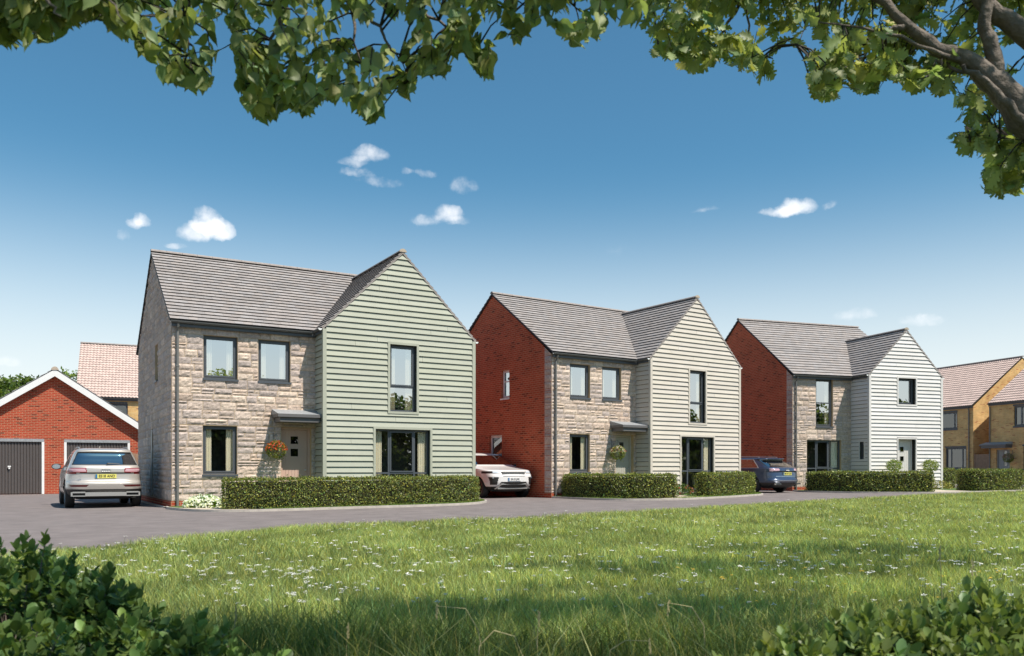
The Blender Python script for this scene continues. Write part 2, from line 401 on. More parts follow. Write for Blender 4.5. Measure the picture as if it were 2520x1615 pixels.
def gutter(fr_o,u,L,parent,r=.06,caps=False,m='gutter'):
    """half round channel, open above"""
    mb=MB(); o=Vector(fr_o);u=Vector(u).normalized(); side=u.cross(Vector((0,0,1))).normalized(); n=8
    for k in range(n):
        a0=PI+PI*k/n; a1=PI+PI*(k+1)/n
        for rr in (r,r-.008):
            P=lambda a,t: o+u*t+side*math.cos(a)*rr+Vector((0,0,1))*math.sin(a)*rr
            mb.face([P(a0,0),P(a1,0),P(a1,L),P(a0,L)])
    s=.6
    while s<L: 
        mb.tube([o+u*s+side*math.cos(PI+PI*k/6)*(r+.004)+Vector((0,0,1))*math.sin(PI+PI*k/6)*(r+.004) for k in range(7)],.012,5); s+=1.4
    g=mb.build('gutter',m,parent)
    if caps:
        c=MB()
        for t in caps:
            d=-.012 if t==0 else .012
            P=lambda a,q: o+u*(t+q)+side*math.cos(a)*r+Vector((0,0,1))*math.sin(a)*r
            ring=[PI+PI*k/8 for k in range(9)]
            c.face([P(a,0) for a in ring]); c.face([P(a,d) for a in ring])
            for k in range(8): c.face([P(ring[k],0),P(ring[k+1],0),P(ring[k+1],d),P(ring[k],d)])
        c.build('gutter_end_cap','white_paint',g)
    return g
def window(root,fr,a,b,c,d,rec=.1,mull=(),trans=(),sashes=None,sill=True,fm='grey_metal',curt=(1,1),proud=.0,name='window',lead=False,glass='pane_glass',room=True,sillproud=.05,fw=.055,re=.35):
    if glass=='pane_glass' and c<2.5: glass='low_pane_glass'
    mb=MB(); y0=-rec-.06; y1=-rec
    mb.box((a,y0,c),(a+fw,y1,d),fr); mb.box((b-fw,y0,c),(b,y1,d),fr)
    mb.box((a+fw,y0,d-fw),(b-fw,y1,d),fr); mb.box((a+fw,y0,c),(b-fw,y1,c+fw),fr)
    for m in mull: mb.box((m-fw*.5,y0,c+fw),(m+fw*.5,y1-.002,d-fw),fr)
    ms=[a+fw*.5]+sorted(mull)+[b-fw*.5]
    for t in trans:
        for i in range(len(ms)-1): mb.box((ms[i]+fw*.5,y0,t-fw*.45),(ms[i+1]-fw*.5,y1-.004,t+fw*.45),fr)
    # opening sashes (slightly proud inner frames)
    if sashes is None: sashes=[(a+fw,b-fw,c+fw,d-fw)]
    for (p,q,r,s) in sashes:
        w=.04; z0=y1-.012; z1=y1+.012
        mb.box((p,z0,r),(p+w,z1,s),fr); mb.box((q-w,z0,r),(q,z1,s),fr); mb.box((p+w,z0,s-w),(q-w,z1,s),fr); mb.box((p+w,z0,r),(q-w,z1,r+w),fr)
    W=mb.build(name,fm,root)
    g=MB(); g.face([fr(a+fw*.5,y0+.03,c+fw*.5),fr(b-fw*.5,y0+.03,c+fw*.5),fr(b-fw*.5,y0+.03,d-fw*.5),fr(a+fw*.5,y0+.03,d-fw*.5)]); g.build('pane',glass,W)
    if sill:
        s=MB(); s.box((a-.02,-rec,c-.035),(b+.02,sillproud,c-.002),fr); s.box((a-.02,sillproud-.012,c-.06),(b+.02,sillproud+.001,c-.035),fr); s.build('sill',fm,W)
    if room:
        r=MB(); e=re; D=1.2; y=y0-.01
        A=[fr(a-e,y,c-e*.3),fr(b+e,y,c-e*.3),fr(b+e,y,d+e*.3),fr(a-e,y,d+e*.3)]; B=[fr(a-e,-D,c-e*.3),fr(b+e,-D,c-e*.3),fr(b+e,-D,d+e*.3),fr(a-e,-D,d+e*.3)]
        r.face(B)
        for i in range(4): r.face([A[i],A[(i+1)%4],B[(i+1)%4],B[i]])
        r.build('interior','room',W)
    for side,on in enumerate(curt):
        if not on: continue
        cm=MB(); wd=(b-a)*.15*on+.08; x0=a+fw*.8 if side==0 else b-fw*.8-wd; n=14; pts=[]
        for i in range(n+1):
            pts.append((x0+wd*i/n, y0-.035-.015*math.sin(i*1.9)))
        for i in range(n): cm.face([fr(pts[i][0],pts[i][1],c+.02),fr(pts[i+1][0],pts[i+1][1],c+.02),fr(pts[i+1][0],pts[i+1][1],d),fr(pts[i][0],pts[i][1],d)])
        cm.build('curtain','curtain',W)
    return W
def surround(root,fr,a,b,c,d,m,w=.07,pr=.058,bottom=True):
    mb=MB(); t=.0
    mb.box((a-w,t+.001,c-(w if bottom else 0)),(a-.001,pr,d+w),fr); mb.box((b+.001,t+.001,c-(w if bottom else 0)),(b+w,pr,d+w),fr)
    mb.box((a-.001,.001,d+.001),(b+.001,pr-.002,d+w),fr)
    if bottom: mb.box((a-.001,.001,c-w),(b+.001,pr-.002,c-.001),fr)
    return mb.build('window_surround',m,root)
def door(root,fr,a,b,d,m,rec=.12,panes=(),c=.03,slats=8,knob='r',fm=None):
    mb=MB(); fw=.07
    fm=fm or m
    mb.box((a,-rec-.07,c),(a+fw,-rec+.01,d),fr); mb.box((b-fw,-rec-.07,c),(b,-rec+.01,d),fr); mb.box((a+fw,-rec-.07,d-fw),(b-fw,-rec+.01,d),fr)
    D=mb.build('door',fm,root)
    lf=MB(); x0,x1=a+fw+.006,b-fw-.006; n=slats; zt=d-fw-.006
    ho=[(p[0]-.025,p[1]+.025,p[2]-.025,p[3]+.025) for p in panes]
    y=-rec-.03
    w=(x1-x0)/n
    zs=sorted(set([c,zt]+[v for h in ho for v in h[2:4]]))
    for i in range(n):
        for j in range(len(zs)-1):
            for (p,q) in intervals(x0+w*i+.003,x0+w*(i+1)-.003,zs[j],zs[j+1],ho):
                lf.box((p,y-.03,zs[j]),(q,y,zs[j+1]),fr)
    lf.box((x0,y-.04,c),(x1,y-.008,zt),fr) if not panes else None
    if panes:
        for j in range(len(zs)-1):
            for (p,q) in intervals(x0,x1,zs[j],zs[j+1],ho): lf.box((p,y-.04,zs[j]),(q,y-.008,zs[j+1]),fr)
    for h in ho:
        t=.02
        lf.box((h[0],y-.03,h[2]),(h[0]+t,y+.008,h[3]),fr); lf.box((h[1]-t,y-.03,h[2]),(h[1],y+.008,h[3]),fr)
        lf.box((h[0]+t,y-.03,h[2]),(h[1]-t,y+.008,h[2]+t),fr); lf.box((h[0]+t,y-.03,h[3]-t),(h[1]-t,y+.008,h[3]),fr)
    lf.build('door_leaf',m,D)
    for p in panes:
        g=MB(); g.box((p[0]-.004,y-.022,p[2]-.004),(p[1]+.004,y-.012,p[3]+.004),fr); g.build('door_pane','door_glass',D)
        k=MB(); k.face([fr(p[0]-.01,y-.045,p[2]-.01),fr(p[1]+.01,y-.045,p[2]-.01),fr(p[1]+.01,y-.045,p[3]+.01),fr(p[0]-.01,y-.045,p[3]+.01)]); k.build('door_pane_backing','room',D)
    kx=x1-.06 if knob=='r' else x0+.06
    k=MB(); k.tube([fr(kx,y,1.02),fr(kx,y+.05,1.02)],.022,10); k.build('handle','chrome',D)
    return D
def canopy(root,fr,a,b,zb=2.37,pj=.7,m='canopy_paint'):
    mb=MB()
    mb.box((a+.07,.002,zb),(b-.05,pj-.08,zb+.13),fr); mb.box((a+.07,pj-.078,zb),(b-.05,pj-.06,zb+.055),fr)
    mb.box((a,.002,zb+.131),(b,pj,zb+.215),fr)
    c=mb.build('canopy',m,root)
    t=MB(); z0=zb+.217; z1=zb+.38
    A=[fr(a,.0,z0),fr(b,.0,z0),fr(b,pj,z0),fr(a,pj,z0)]; B=[fr(a+.0,.001,z1),fr(b,.001,z1)]
    t.face([A[3],A[2],B[1],B[0]]); t.face([A[0],A[3],B[0]]); t.face([A[1],A[2],B[1]]); t.face(A)
    t.build('canopy_flashing','lead',c); return c
def hanging_basket(loc,wall_dir,palette,label,group,scale=1.,seed=1):
    """loc: basket centre; wall_dir: unit horizontal vector from the basket towards the wall"""
    rs=np.random.RandomState(seed)
    root=empty('hanging_basket',loc,0,label=label,cat='hanging basket',group=group)
    b=MB(); n=16
    for r_,z in ((.2,0),(.17,-.09),(.10,-.16)): b.tube([(r_*math.cos(2*PI*k/n),r_*math.sin(2*PI*k/n),z) for k in range(n+1)],.006,5)
    for k in range(8):
        a=2*PI*k/8; b.tube([(.2*math.cos(a),.2*math.sin(a),0),(.17*math.cos(a),.17*math.sin(a),-.09),(.02*math.cos(a),.02*math.sin(a),-.19)],.004,4)
    b.build('basket','bark',root)
    c=MB()
    for k in range(4):
        a=2*PI*k/4+.4; c.tube([(.19*math.cos(a),.19*math.sin(a),0),(0,0,.42)],.003,4)
    w=Vector(wall_dir); c.tube([(0,0,.42),tuple(w*.34+Vector((0,0,.36)))],.008,5); c.tube([tuple(w*.335+Vector((0,0,.46))),tuple(w*.335+Vector((0,0,.12)))],.012,5)
    c.tube([tuple(w*.33+Vector((0,0,.18))),tuple(w*.12+Vector((0,0,.40)))],.006,4)
    c.build('bracket_and_chains','pipe_grey',root)
    n=900; d=rdir(n,rs); rr=rs.uniform(.6,1.,size=(n,1))**.5
    P=d*rr*np.array([.27,.27,.25])+np.array([0,0,-.02]); P[:,2]-= (rs.uniform(size=n)<.12)*rs.uniform(0,.14,n)
    leaves('foliage',P*scale,d*.6+rdir(n,rs)*.8+np.array([0,0,-.3]),rdir(n,rs),rs.uniform(.03,.06,n)*scale,*QUAD,'leaf',root,tints(n,(.16,.19,.04),.45,.2,rs))
    n=240; d=rdir(n,rs); d[:,2]=np.abs(d[:,2])*.9-.12; P=d*np.array([.28,.28,.26])
    ci=rs.randint(0,len(palette),n); C=np.array(palette)[ci]*rs.uniform(.75,1.2,(n,1))
    leaves('flowers',P*scale,rdir(n,rs)+d*.4,d+rdir(n,rs)*.4,rs.uniform(.035,.06,n)*scale,*QUAD,'leaf',root,np.clip(C,0,.9))
    return root

# ------------------------------------------------------------------ houses
def local_to_world(x0,y0,t,x,y): return (x0+x*math.cos(t)-y*math.sin(t), y0+x*math.sin(t)+y*math.cos(t))
def stone_house(name,label,loc,t,S):
    root=empty(name,loc,t,label=label,cat='house')
    D,ze,zr,A,W,Pj,zg,zc=S['D'],S['ze'],S['zr'],S['A'],S['W'],S['P'],S['zg'],S['zc']
    L=S.get('L',A+W); ov=.15; bm=S['board']; zw=ze-.02
    F=frame((0,0,0),(1,0,0),(0,-1,0)); LS=frame((0,0,0),(0,1,0),(-1,0,0)); GF=frame((A,-Pj,0),(1,0,0),(0,-1,0)); GR=frame((A,-Pj,0),(0,1,0),(-1,0,0))
    RS=frame((A+W,-Pj,0),(0,1,0),(1,0,0)); BK=frame((0,D,0),(1,0,0),(0,1,0))
    PL=.18 # brick plinth height
    # ---- front stone wall
    fh=S['front_holes']; mb=MB(); wall_panel(mb,F,0,A,0,zw,fh,depth=.16); w=mb.build('front_wall','mortar',root)
    st=MB(); stones(st,F,0,A,PL,zw-.10,[h[:4] for h in fh],cell=S['cell'],seed=1); st.build('stonework','stone',w,)
    pl=MB(); 
    for a,b in intervals(0,A,0,PL,fh):
        q=[(a,0),(b,0),(b,PL),(a,PL)]; pl.face([F(x,.018,z) for x,z in q],q); pl.face([F(a,0,PL),F(b,0,PL),F(b,.018,PL),F(a,.018,PL)])
    q=[(0,0),(D,0),(D,PL),(0,PL)]; pl.face([LS(x,.018,z) for x,z in q],q); pl.face([LS(0,0,PL),LS(D,0,PL),LS(D,.018,PL),LS(0,.018,PL)])
    pl.face([(-.018,-.018,0),(0,-.018,0),(0,-.018,PL),(-.018,-.018,PL)],[(0,0),(.018,0),(.018,PL),(0,PL)]); pl.face([(-.018,-.018,0),(-.018,0,0),(-.018,0,PL),(-.018,-.018,PL)],[(0,0),(.018,0),(.018,PL),(0,PL)])
    pl.build('brick_plinth','red_brick',root)
    # ---- left side wall
    def topz(y): return (ze-.05)+(zr-ze)*(1-abs(y-D/2)/(D/2))-.0
    sh=S['side_holes']; mb=MB(); wall_panel(mb,LS,0,D,0,ze-.06,sh,depth=.14,top=[(D,ze-.05),(D/2,zr-.05),(0,ze-.05)])
    w=mb.build('side_wall','mortar' if S['stone_side'] else 'wall_brick',root)
    st=MB(); y1=D if S['stone_side'] else .40
    stones(st,LS,0,y1,PL,zr-.1,[h[:4] for h in sh],cell=S['cell']*1.25,topz=topz,seed=4); st.build('stonework','stone',w)
    # ---- remaining walls
    mb=MB(); wall_panel(mb,BK,0,L,0,ze-.06,[],uvs=3); wall_panel(mb,frame((L,0,0),(0,1,0),(1,0,0)),0,D,0,ze-.06,[],top=[(D,ze-.05),(D/2,zr-.05),(0,ze-.05)])
    mb.build('back_wall','wall_brick',root)
    # ---- boarded gable
    gh=S['gable_holes']; rh=S['return_holes']
    mb=MB(); wall_panel(mb,GF,0,W,0,zg-.02,gh,depth=.14,top=[(W,zg-.03),(W/2,zc-.05),(0,zg-.03)])
    wall_panel(mb,GR,0,Pj,0,zg-.05,rh,depth=.1); wall_panel(mb,RS,0,Pj,0,zg-.05,[])
    w=mb.build('gable_wall','board_gap',root)
    hh=[(h[0]-.07,h[1]+.07,h[2]-(.07 if h[2]>.2 else 0),h[3]+.07) for h in gh]
    k=(zc-zg)/(W/2)
    b=MB(); boards(b,GF,.05,W-.05,S['bz'],zc-.03,hh,lim=lambda z:(max(0,(z-zg)/k+.0)+.0,W-max(0,(z-zg)/k)))
    rr=[(h[0]-.05,h[1]+.05,h[2]-.05,h[3]+.05) for h in rh]
    boards(b,GR,.05,Pj,S['bz'],zg-.05,rr); boards(b,RS,.05,Pj,S['bz'],zg-.05,[])
    b.build('cladding_boards',bm,w)
    c=MB(); c.box((-.057,-.057,.05),(.05,.0,zg-.06),lambda s,d,z:GF(s,-d,z)); c.box((-.001,.001,.05),(.05,.057,zg-.06),GR); c.build('corner_trim',bm,w)
    c=MB(); c.box((W-.05,-.057,.05),(W+.057,0,zg-.06),lambda s,d,z:GF(s,-d,z)); c.box((-.001,.001,.05),(.05,.057,zg-.06),RS); c.build('corner_trim',bm,w)
    # ---- roofs
    m=MB(); lx=-.06
    dz=zr-ze; run=D/2+ov; Sl=math.hypot(run,dz)
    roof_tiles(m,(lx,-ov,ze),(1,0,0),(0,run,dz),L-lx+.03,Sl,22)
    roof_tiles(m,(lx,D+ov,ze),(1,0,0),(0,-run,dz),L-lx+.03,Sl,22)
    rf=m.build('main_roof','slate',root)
    ridge_caps((lx,D/2,zr+.015),(1,0,0),L-lx+.03,.10,rf)
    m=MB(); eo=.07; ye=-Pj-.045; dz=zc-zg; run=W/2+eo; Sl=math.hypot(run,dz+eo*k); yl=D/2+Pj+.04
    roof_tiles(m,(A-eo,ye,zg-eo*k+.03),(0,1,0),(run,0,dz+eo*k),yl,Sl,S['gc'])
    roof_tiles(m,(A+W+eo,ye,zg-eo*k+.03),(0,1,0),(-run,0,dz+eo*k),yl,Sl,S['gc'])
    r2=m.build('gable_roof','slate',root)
    ridge_caps((A+W/2,ye,zc+.035),(0,1,0),yl-.1,.10,r2,seg=.45)
    e=MB(); ring=[PI*q/10 for q in range(11)]
    for y in (ye-.02,ye+.03): e.face([(A+W/2+.115*math.cos(a),y,zc+.025+.10*math.sin(a)) for a in ring])
    for q in range(10): e.face([(A+W/2+.115*math.cos(a),y,zc+.025+.10*math.sin(a)) for a,y in ((ring[q],ye-.02),(ring[q+1],ye-.02),(ring[q+1],ye+.03),(ring[q],ye+.03))])
    e.build('ridge_end_cap','ridge_end',r2)
    v=MB()   # verge strips along the gable rakes
    for sx,x0 in ((1,A-eo),(-1,A+W+eo)):
        p=Vector((x0,ye-.004,zg-eo*k+.028)); q=Vector((A+W/2,ye-.004,zc+.028)); dn=Vector((0,0,-.055))
        v.face([p,q,q+dn,p+dn])
        v.face([p+Vector((0,.03,0)),q+Vector((0,.03,0)),q+dn+Vector((0,.03,0)),p+dn+Vector((0,.03,0))]); v.face([p+dn,q+dn,q+dn+Vector((0,.03,0)),p+dn+Vector((0,.03,0))])
    v.build('verge_trim','ridge',r2)
    # ---- fascia, gutters, pipes
    f=MB(); f.box((-.02,-.13,ze-.17),(A-.02,-.105,ze-.01)); f.box((0,-.104,ze-.145),(A-.02,0,ze-.13)); f.box((A-.10,-Pj+.05,zg-.19),(A-.05,-.14,zg-.03))
    f.build('fascia','grey_metal',root)
    gutter((-.05,-.185,ze-.03),(1,0,0),A-.1,root,caps=None)
    gutter((A-.13,-Pj-.03,zg-.06),(0,1,0),Pj-.15,root,r=.055,caps=[0])
    gutter((A+W+.11,-Pj-.03,zg-.06),(0,1,0),D/2+Pj,root,r=.055,caps=[0])
    p=MB(); p.tube([(.14,-.18,ze-.1),(.14,-.15,ze-.18),(.14,-.075,ze-.30),(.14,-.075,.03)],.036,10)
    for z in (.6,2.2,3.8): p.box((.095,-.115,z),(.185,-.03,z+.03))
    p.build('downpipe','pipe_grey',root,smooth=False)
    return root,F,LS,GF,GR
S1=dict(D=7.452,ze=5.036,zr=7.693,A=3.949,W=4.774,P=.754,zg=5.093,zc=7.491,stone_side=True,board='green_board',cell=.042,bz=.1,gc=20,
  front_holes=[(.813,1.72,3.531,4.708),(2.288,3.192,3.531,4.708),(.797,1.706,.899,2.239),(2.93,3.80,0,2.25)],
  side_holes=[(2.6,3.2,3.68,4.75),(3.66,4.22,.2,2.28)],
  gable_holes=[(1.98,2.835,2.759,4.745),(1.526,3.279,.12,2.226)],return_holes=[])
def furnish(root,F,LS,GF,S,doorm,white_side):
    for h in S['front_holes'][:3]: window(root,F,*h,rec=.10)
    d=S['front_holes'][3]; door(root,F,d[0],d[1],d[3],doorm,rec=.14,panes=[(3.25,3.46,1.78,1.99),(3.25,3.46,1.42,1.63)])
    mb=MB(); mb.box((d[0]-.1,.0,0),(d[1]+.1,.35,.06),F); mb.build('door_step','kerb',root)
    canopy(root,F,2.66,3.93)
    g=S['gable_holes'][0]; window(root,GF,*g,rec=.09,trans=(3.50,),sashes=[(g[0]+.055,g[1]-.055,3.53,g[3]-.055)],sill=False,curt=(1,1.2)); surround(root,GF,*g,S['board'])
    g=S['gable_holes'][1]; w=(g[1]-g[0]); m1=g[0]+.47; m2=g[1]-.47
    window(root,GF,*g,rec=.09,mull=(m1,m2),trans=(.93,),sashes=[(m1+.03,m2-.03,.955,g[3]-.055)],sill=False,curt=(.6,.7)); surround(root,GF,*g,S['board'],bottom=False)
    h=S['side_holes']; fm='white_paint' if white_side else 'grey_metal'
    window(root,LS,*h[0],rec=.08,fm=fm,curt=(0,0),trans=(4.28,) if white_side else ())
    window(root,LS,*h[1],rec=.08,fm=fm,curt=(0,0),sill=False)
r1=stone_house('stone_house','grey stone house with green boarded gable beside the beige car',(-9.121,22.294,G(-9.121)),.531,S1)
furnish(*r1[:4],S1,'taupe_door',False)
p=MB(); p.tube([(-.05,3.60,2.25),(-.05,3.60,.25)],.022,8); p.build('waste_pipe','silver_trim',r1[0])
S2=dict(S1); S2.update(stone_side=False,board='cream_board',cell=.055,side_holes=[(2.6,3.13,3.65,4.71),(3.1,3.98,.25,2.29)])
r2=stone_house('stone_house','brick sided stone house with cream boarded gable behind the white car',(1.362,28.735,G(1.362)),.597,S2)
furnish(*r2[:4],S2,'grey_door',True)
S3=dict(D=8.0,ze=5.042,zr=8.08,A=3.136,W=3.965,P=1.095,zg=5.09,zc=7.055,L=6.968,stone_side=False,board='white_board',cell=.06,bz=.1,gc=16,
  front_holes=[(1.219,2.127,2.819,4.90),(.751,2.574,.12,2.219)],side_holes=[],
  gable_holes=[(1.532,2.501,3.795,4.94),(1.518,2.501,0,2.264)],return_holes=[(.30,.56,1.38,2.14)])
r3=stone_house('stone_house','narrow stone house with white boarded gable behind the navy estate car',(12.144,36.032,G(12.144)+.01),.328,S3)
root,F,LS,GF,GR=r3
h=S3['front_holes'][0]; window(root,F,*h,rec=.10,trans=(3.86,),curt=(0,1.3))
h=S3['front_holes'][1]; window(root,F,*h,rec=.10,mull=(1.31,1.96),trans=(.98,),sashes=[(1.34,1.93,1.01,2.16)],sill=False,curt=(0,1.0))
h=S3['gable_holes'][0]; window(root,GF,*h,rec=.13,sill=False,curt=(0,0)); surround(root,GF,*h,'white_board')
h=S3['gable_holes'][1]; door(root,GF,h[0],h[1],h[3],'pale_door',rec=.18,panes=[(1.86,2.06,1.72,1.93),(1.86,2.06,1.30,1.51)],knob='l'); surround(root,GF,*h,'white_board',w=.05,bottom=False)
h=S3['return_holes'][0]; window(root,GR,*h,rec=.06,sill=False,curt=(0,0),re=.12); surround(root,GR,*h,'white_board',w=.05,pr=.04)

def plain_house(name,label,loc,t,L,x0,D,ze,zr,bm,wins,courses,tw=.17,door_at=None,pipe=None,right_only=False):
    root=empty(name,loc,t,label=label,cat='house')
    F=frame((0,0,0),(1,0,0),(0,-1,0)); x1=x0+L
    holes=[w['h'] for w in wins]+([door_at] if door_at else [])
    mb=MB(); wall_panel(mb,F,x0,x1,0,ze-.05,holes,depth=.1)
    top=[(D,ze-.05),(D/2,zr-.05),(0,ze-.05)]
    wall_panel(mb,frame((x0,0,0),(0,1,0),(-1,0,0)),0,D,0,ze-.06,[],top=top); wall_panel(mb,frame((x1,0,0),(0,1,0),(1,0,0)),0,D,0,ze-.06,[],top=top)
    wall_panel(mb,frame((0,D,0),(1,0,0),(0,1,0)),x0,x1,0,ze-.06,[])
    mb.build('wall',bm,root)
    for w in wins:
        h=w['h']; W=window(root,F,*h,rec=.07,glass='door_glass',mull=w.get('mull',()),curt=w.get('curt',(0,0)),sill=False,fw=.06)
        s=MB(); a,b,c,d=h
        q=[(a-.05,c-.09),(b+.05,c-.09),(b+.05,c-.005),(a-.05,c-.005)]
        n=int((b-a+.1)/.075)
        for i in range(n): s.box((a-.05+i*.075+.004,.0,c-.10),(a-.05+(i+1)*.075-.004,.03,c-.004),F); s.box((a-.05+i*.075+.004,.0,d+.004),(a-.05+(i+1)*.075-.004,.02,d+.10),F)
        s.build('brick_surround','grey_metal',W)
    ov=.12; run=D/2+ov; dz=zr-ze; m=MB(); Sl=math.hypot(run,dz)
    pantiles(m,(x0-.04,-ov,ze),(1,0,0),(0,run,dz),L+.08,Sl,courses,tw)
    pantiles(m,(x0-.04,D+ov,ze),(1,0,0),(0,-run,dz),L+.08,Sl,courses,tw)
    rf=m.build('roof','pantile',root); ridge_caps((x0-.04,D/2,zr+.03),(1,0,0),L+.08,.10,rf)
    f=MB(); f.box((x0,-.11,ze-.16),(x1,-.085,ze-.01)); f.box((x0,-.084,ze-.15),(x1,0,ze-.14)); f.build('fascia','grey_metal',root)
    gutter((x0-.03,-.16,ze-.03),(1,0,0),L+.06,root)
    if pipe is not None:
        p=MB(); p.tube([(pipe,-.16,ze-.1),(pipe,-.06,ze-.3),(pipe,-.06,.03)],.036,8); p.build('downpipe','pipe_grey',root)
    return root,F
yt=-1.241; b=G(30)
plain_house('brick_house','yellow brick house with pinkish tiled roof beside the white boarded gable',(30.1,54.3,b),yt,9.,-9.,8.6,5.04,8.38,'yellow_brick',
  [dict(h=(-2.75,-1.25,3.589,4.714),mull=(-1.546,)),dict(h=(-2.212,-.53,.907,2.32),mull=(-1.80,-.894),curt=(1,0))],20,pipe=-.288)
RB,FB=plain_house('brick_house','yellow brick house with grey door and canopy at the right edge',(30.2,52.6,b),yt,9.,0.,8.6,5.04,8.38,'yellow_brick',
  [dict(h=(1.70,2.95,3.518,4.74),mull=(2.17,),curt=(1,0)),dict(h=(2.335,3.6,.907,2.28),mull=(2.8,))],20,door_at=(.478,1.42,0,2.1),pipe=.052)
door(RB,FB,.478,1.42,2.1,'steel_door',rec=.08,panes=[(.93,1.12,1.08,2.0)],fm='steel_door'); canopy(RB,FB,-.26,1.62,zb=2.2,pj=.6)
plain_house('brick_house','yellow brick house with steep pinkish roof behind the red garage',(-23.5,44.9,G(-23.5)),.42,9.,0.,8.0,5.04,8.45,'yellow_brick',
  [dict(h=(1.35,2.516,3.5,4.72),mull=(1.756,))],22,tw=.17)
# grey brick panel by the ground window
mb=MB(); FA=frame((30.1,54.3,b),(math.cos(yt),math.sin(yt),0),(math.sin(yt),-math.cos(yt),0))

# ------------------------------------------------------------------ garage
gr=empty('garage',(-18.6,37.8,G(-18.6)),.45,label='red brick double garage with white gable boards',cat='garage')
F=frame((0,0,0),(1,0,0),(0,-1,0)); ax=-1.886; hw=4.0; sl=.68; za=5.19; zE=za-sl*hw; x0,x1=ax-hw,ax+hw
gh=[(-4.97,-2.311,0,2.428),(-1.538,1.135,0,2.424)]
mb=MB(); wall_panel(mb,F,x0,x1,0,zE,gh[:0]+[(gh[0][0],gh[0][1],0,2.4275),(gh[1][0],gh[1][1],0,2.4235)] if zE>2.43 else gh,depth=.2,top=[(x1,zE),(ax,za+.1),(x0,zE)])
for sx in (x0,x1): wall_panel(mb,frame((sx,0,0),(0,1,0),(1 if sx>0 else -1,0,0)),0,6,0,zE,[])
wall_panel(mb,frame((0,6,0),(1,0,0),(0,1,0)),x0,x1,0,zE,[],top=[(x1,zE),(ax,za+.1),(x0,zE)])
mb.build('wall','red_brick',gr)
for (a,b_,c,d) in gh:
    f=MB(); w=.10
    f.box((a,-.10,0),(a+w,.012,d-w-.03),F); f.box((b_-w,-.10,0),(b_,.012,d-w-.03),F)
    D=f.build('garage_door','white_paint',gr)
    f=MB(); f.box((a,-.10,d-w-.03),(b_,.013,d),F); f.build('header','lead',D)
    lf=MB(); p0,p1=a+w+.01,b_-w-.01; n=21; wd=(p1-p0)/n
    for i in range(n):
        s0=p0+i*wd; lf.face([F(s0,-.085,.02),F(s0+wd*.22,-.055,.02),F(s0+wd*.22,-.055,d-.14),F(s0,-.085,d-.14)]); lf.face([F(s0+wd*.22,-.055,.02),F(s0+wd*.78,-.055,.02),F(s0+wd*.78,-.055,d-.14),F(s0+wd*.22,-.055,d-.14)]); lf.face([F(s0+wd*.78,-.055,.02),F(s0+wd,-.085,.02),F(s0+wd,-.085,d-.14),F(s0+wd*.78,-.055,d-.14)])
    lf.box((p0,-.12,.02),(p1,-.095,d-.14),F); lf.build('door_panel','brown_steel',D)
    hx=(a+b_)/2; h=MB(); h.tube([F(hx,-.06,1.16),F(hx,.0,1.16)],.02,8); h.box((hx-.06,-.005,1.18),(hx+.06,.02,1.24),F); h.box((hx-.03,-.02,1.10),(hx+.03,.01,1.17),F); h.build('handle','white_paint',D)
m=MB(); ov=.30; Sl=math.hypot(hw+ov,(hw+ov)*sl); yl=6.5; up=.34
for sx in (1,-1):
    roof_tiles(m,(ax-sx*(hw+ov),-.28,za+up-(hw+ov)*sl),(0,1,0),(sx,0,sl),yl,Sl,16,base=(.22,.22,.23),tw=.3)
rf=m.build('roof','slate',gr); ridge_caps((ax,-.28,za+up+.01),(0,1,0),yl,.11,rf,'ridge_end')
e=MB(); ring=[PI*q/10 for q in range(11)]
for y in (-.31,-.24): e.face([(ax+.15*math.cos(a),y,za+up-.06+.15*math.sin(a)) for a in ring])
for q in range(10): e.face([(ax+.15*math.cos(a),y,za+up-.06+.15*math.sin(a)) for a,y in ((ring[q],-.31),(ring[q+1],-.31),(ring[q+1],-.24),(ring[q],-.24))])
e.build('ridge_end_cap','ridge_end',rf)
v=MB(); hb=.30
for sx in (1,-1):
    xa=ax-sx*(hw+ov); A_=(ax,za+up-.03); B_=(xa,za+up-.03-(hw+ov)*sl)
    for y in (-.285,-.255): v.face([(A_[0],y,A_[1]),(B_[0],y,B_[1]),(B_[0],y,B_[1]-hb),(A_[0],y,A_[1]-hb)])
    v.face([(A_[0],-.285,A_[1]-hb),(B_[0],-.285,B_[1]-hb),(B_[0],-.255,B_[1]-hb),(A_[0],-.255,A_[1]-hb)])
    v.face([(A_[0],-.254,A_[1]-hb+.03),(B_[0],-.254,B_[1]-hb+.03),(B_[0],.0,B_[1]-hb+.03),(A_[0],.0,A_[1]-hb+.03)])
v.build('barge_board','white_paint',gr)

# ------------------------------------------------------------------ fences
def plank_fence(name,label,p,q,h,n,cat,group=None):
    p=Vector(p);q=Vector(q);L=(q-p).length;ang=math.atan2(q.y-p.y,q.x-p.x)
    root=empty(name,(p.x,p.y,G(p.x)),ang,label=label,cat=cat)
    mb=MB(); w=L/n
    for i in range(n): mb.box((i*w+.004,0,.03),((i+1)*w-.004,.018,h-rnd.uniform(0,.015)))
    mb.build('planks','timber',root)
    r=MB()
    for z in (.35,h-.35): r.box((0,.019,z),(L,.06,z+.09))
    r.build('rails','timber',root); s=MB(); s.box((-.09,-.02,0),(-.005,.07,h+.05)); s.box((L+.005,-.02,0),(L+.09,.07,h+.05)); s.build('posts','timber',root)
    return root
plank_fence('timber_fence','brown timber fence between the red garage and the stone side wall',(-17.0,37.2),(-14.6,38.3),1.8,16,'fence')
ca,sa=math.cos(yt),math.sin(yt)
plank_fence('timber_gate','pale timber gate between the two yellow brick houses',(30.1+.05,54.3-.15),(30.25,52.75),1.85,9,'gate')

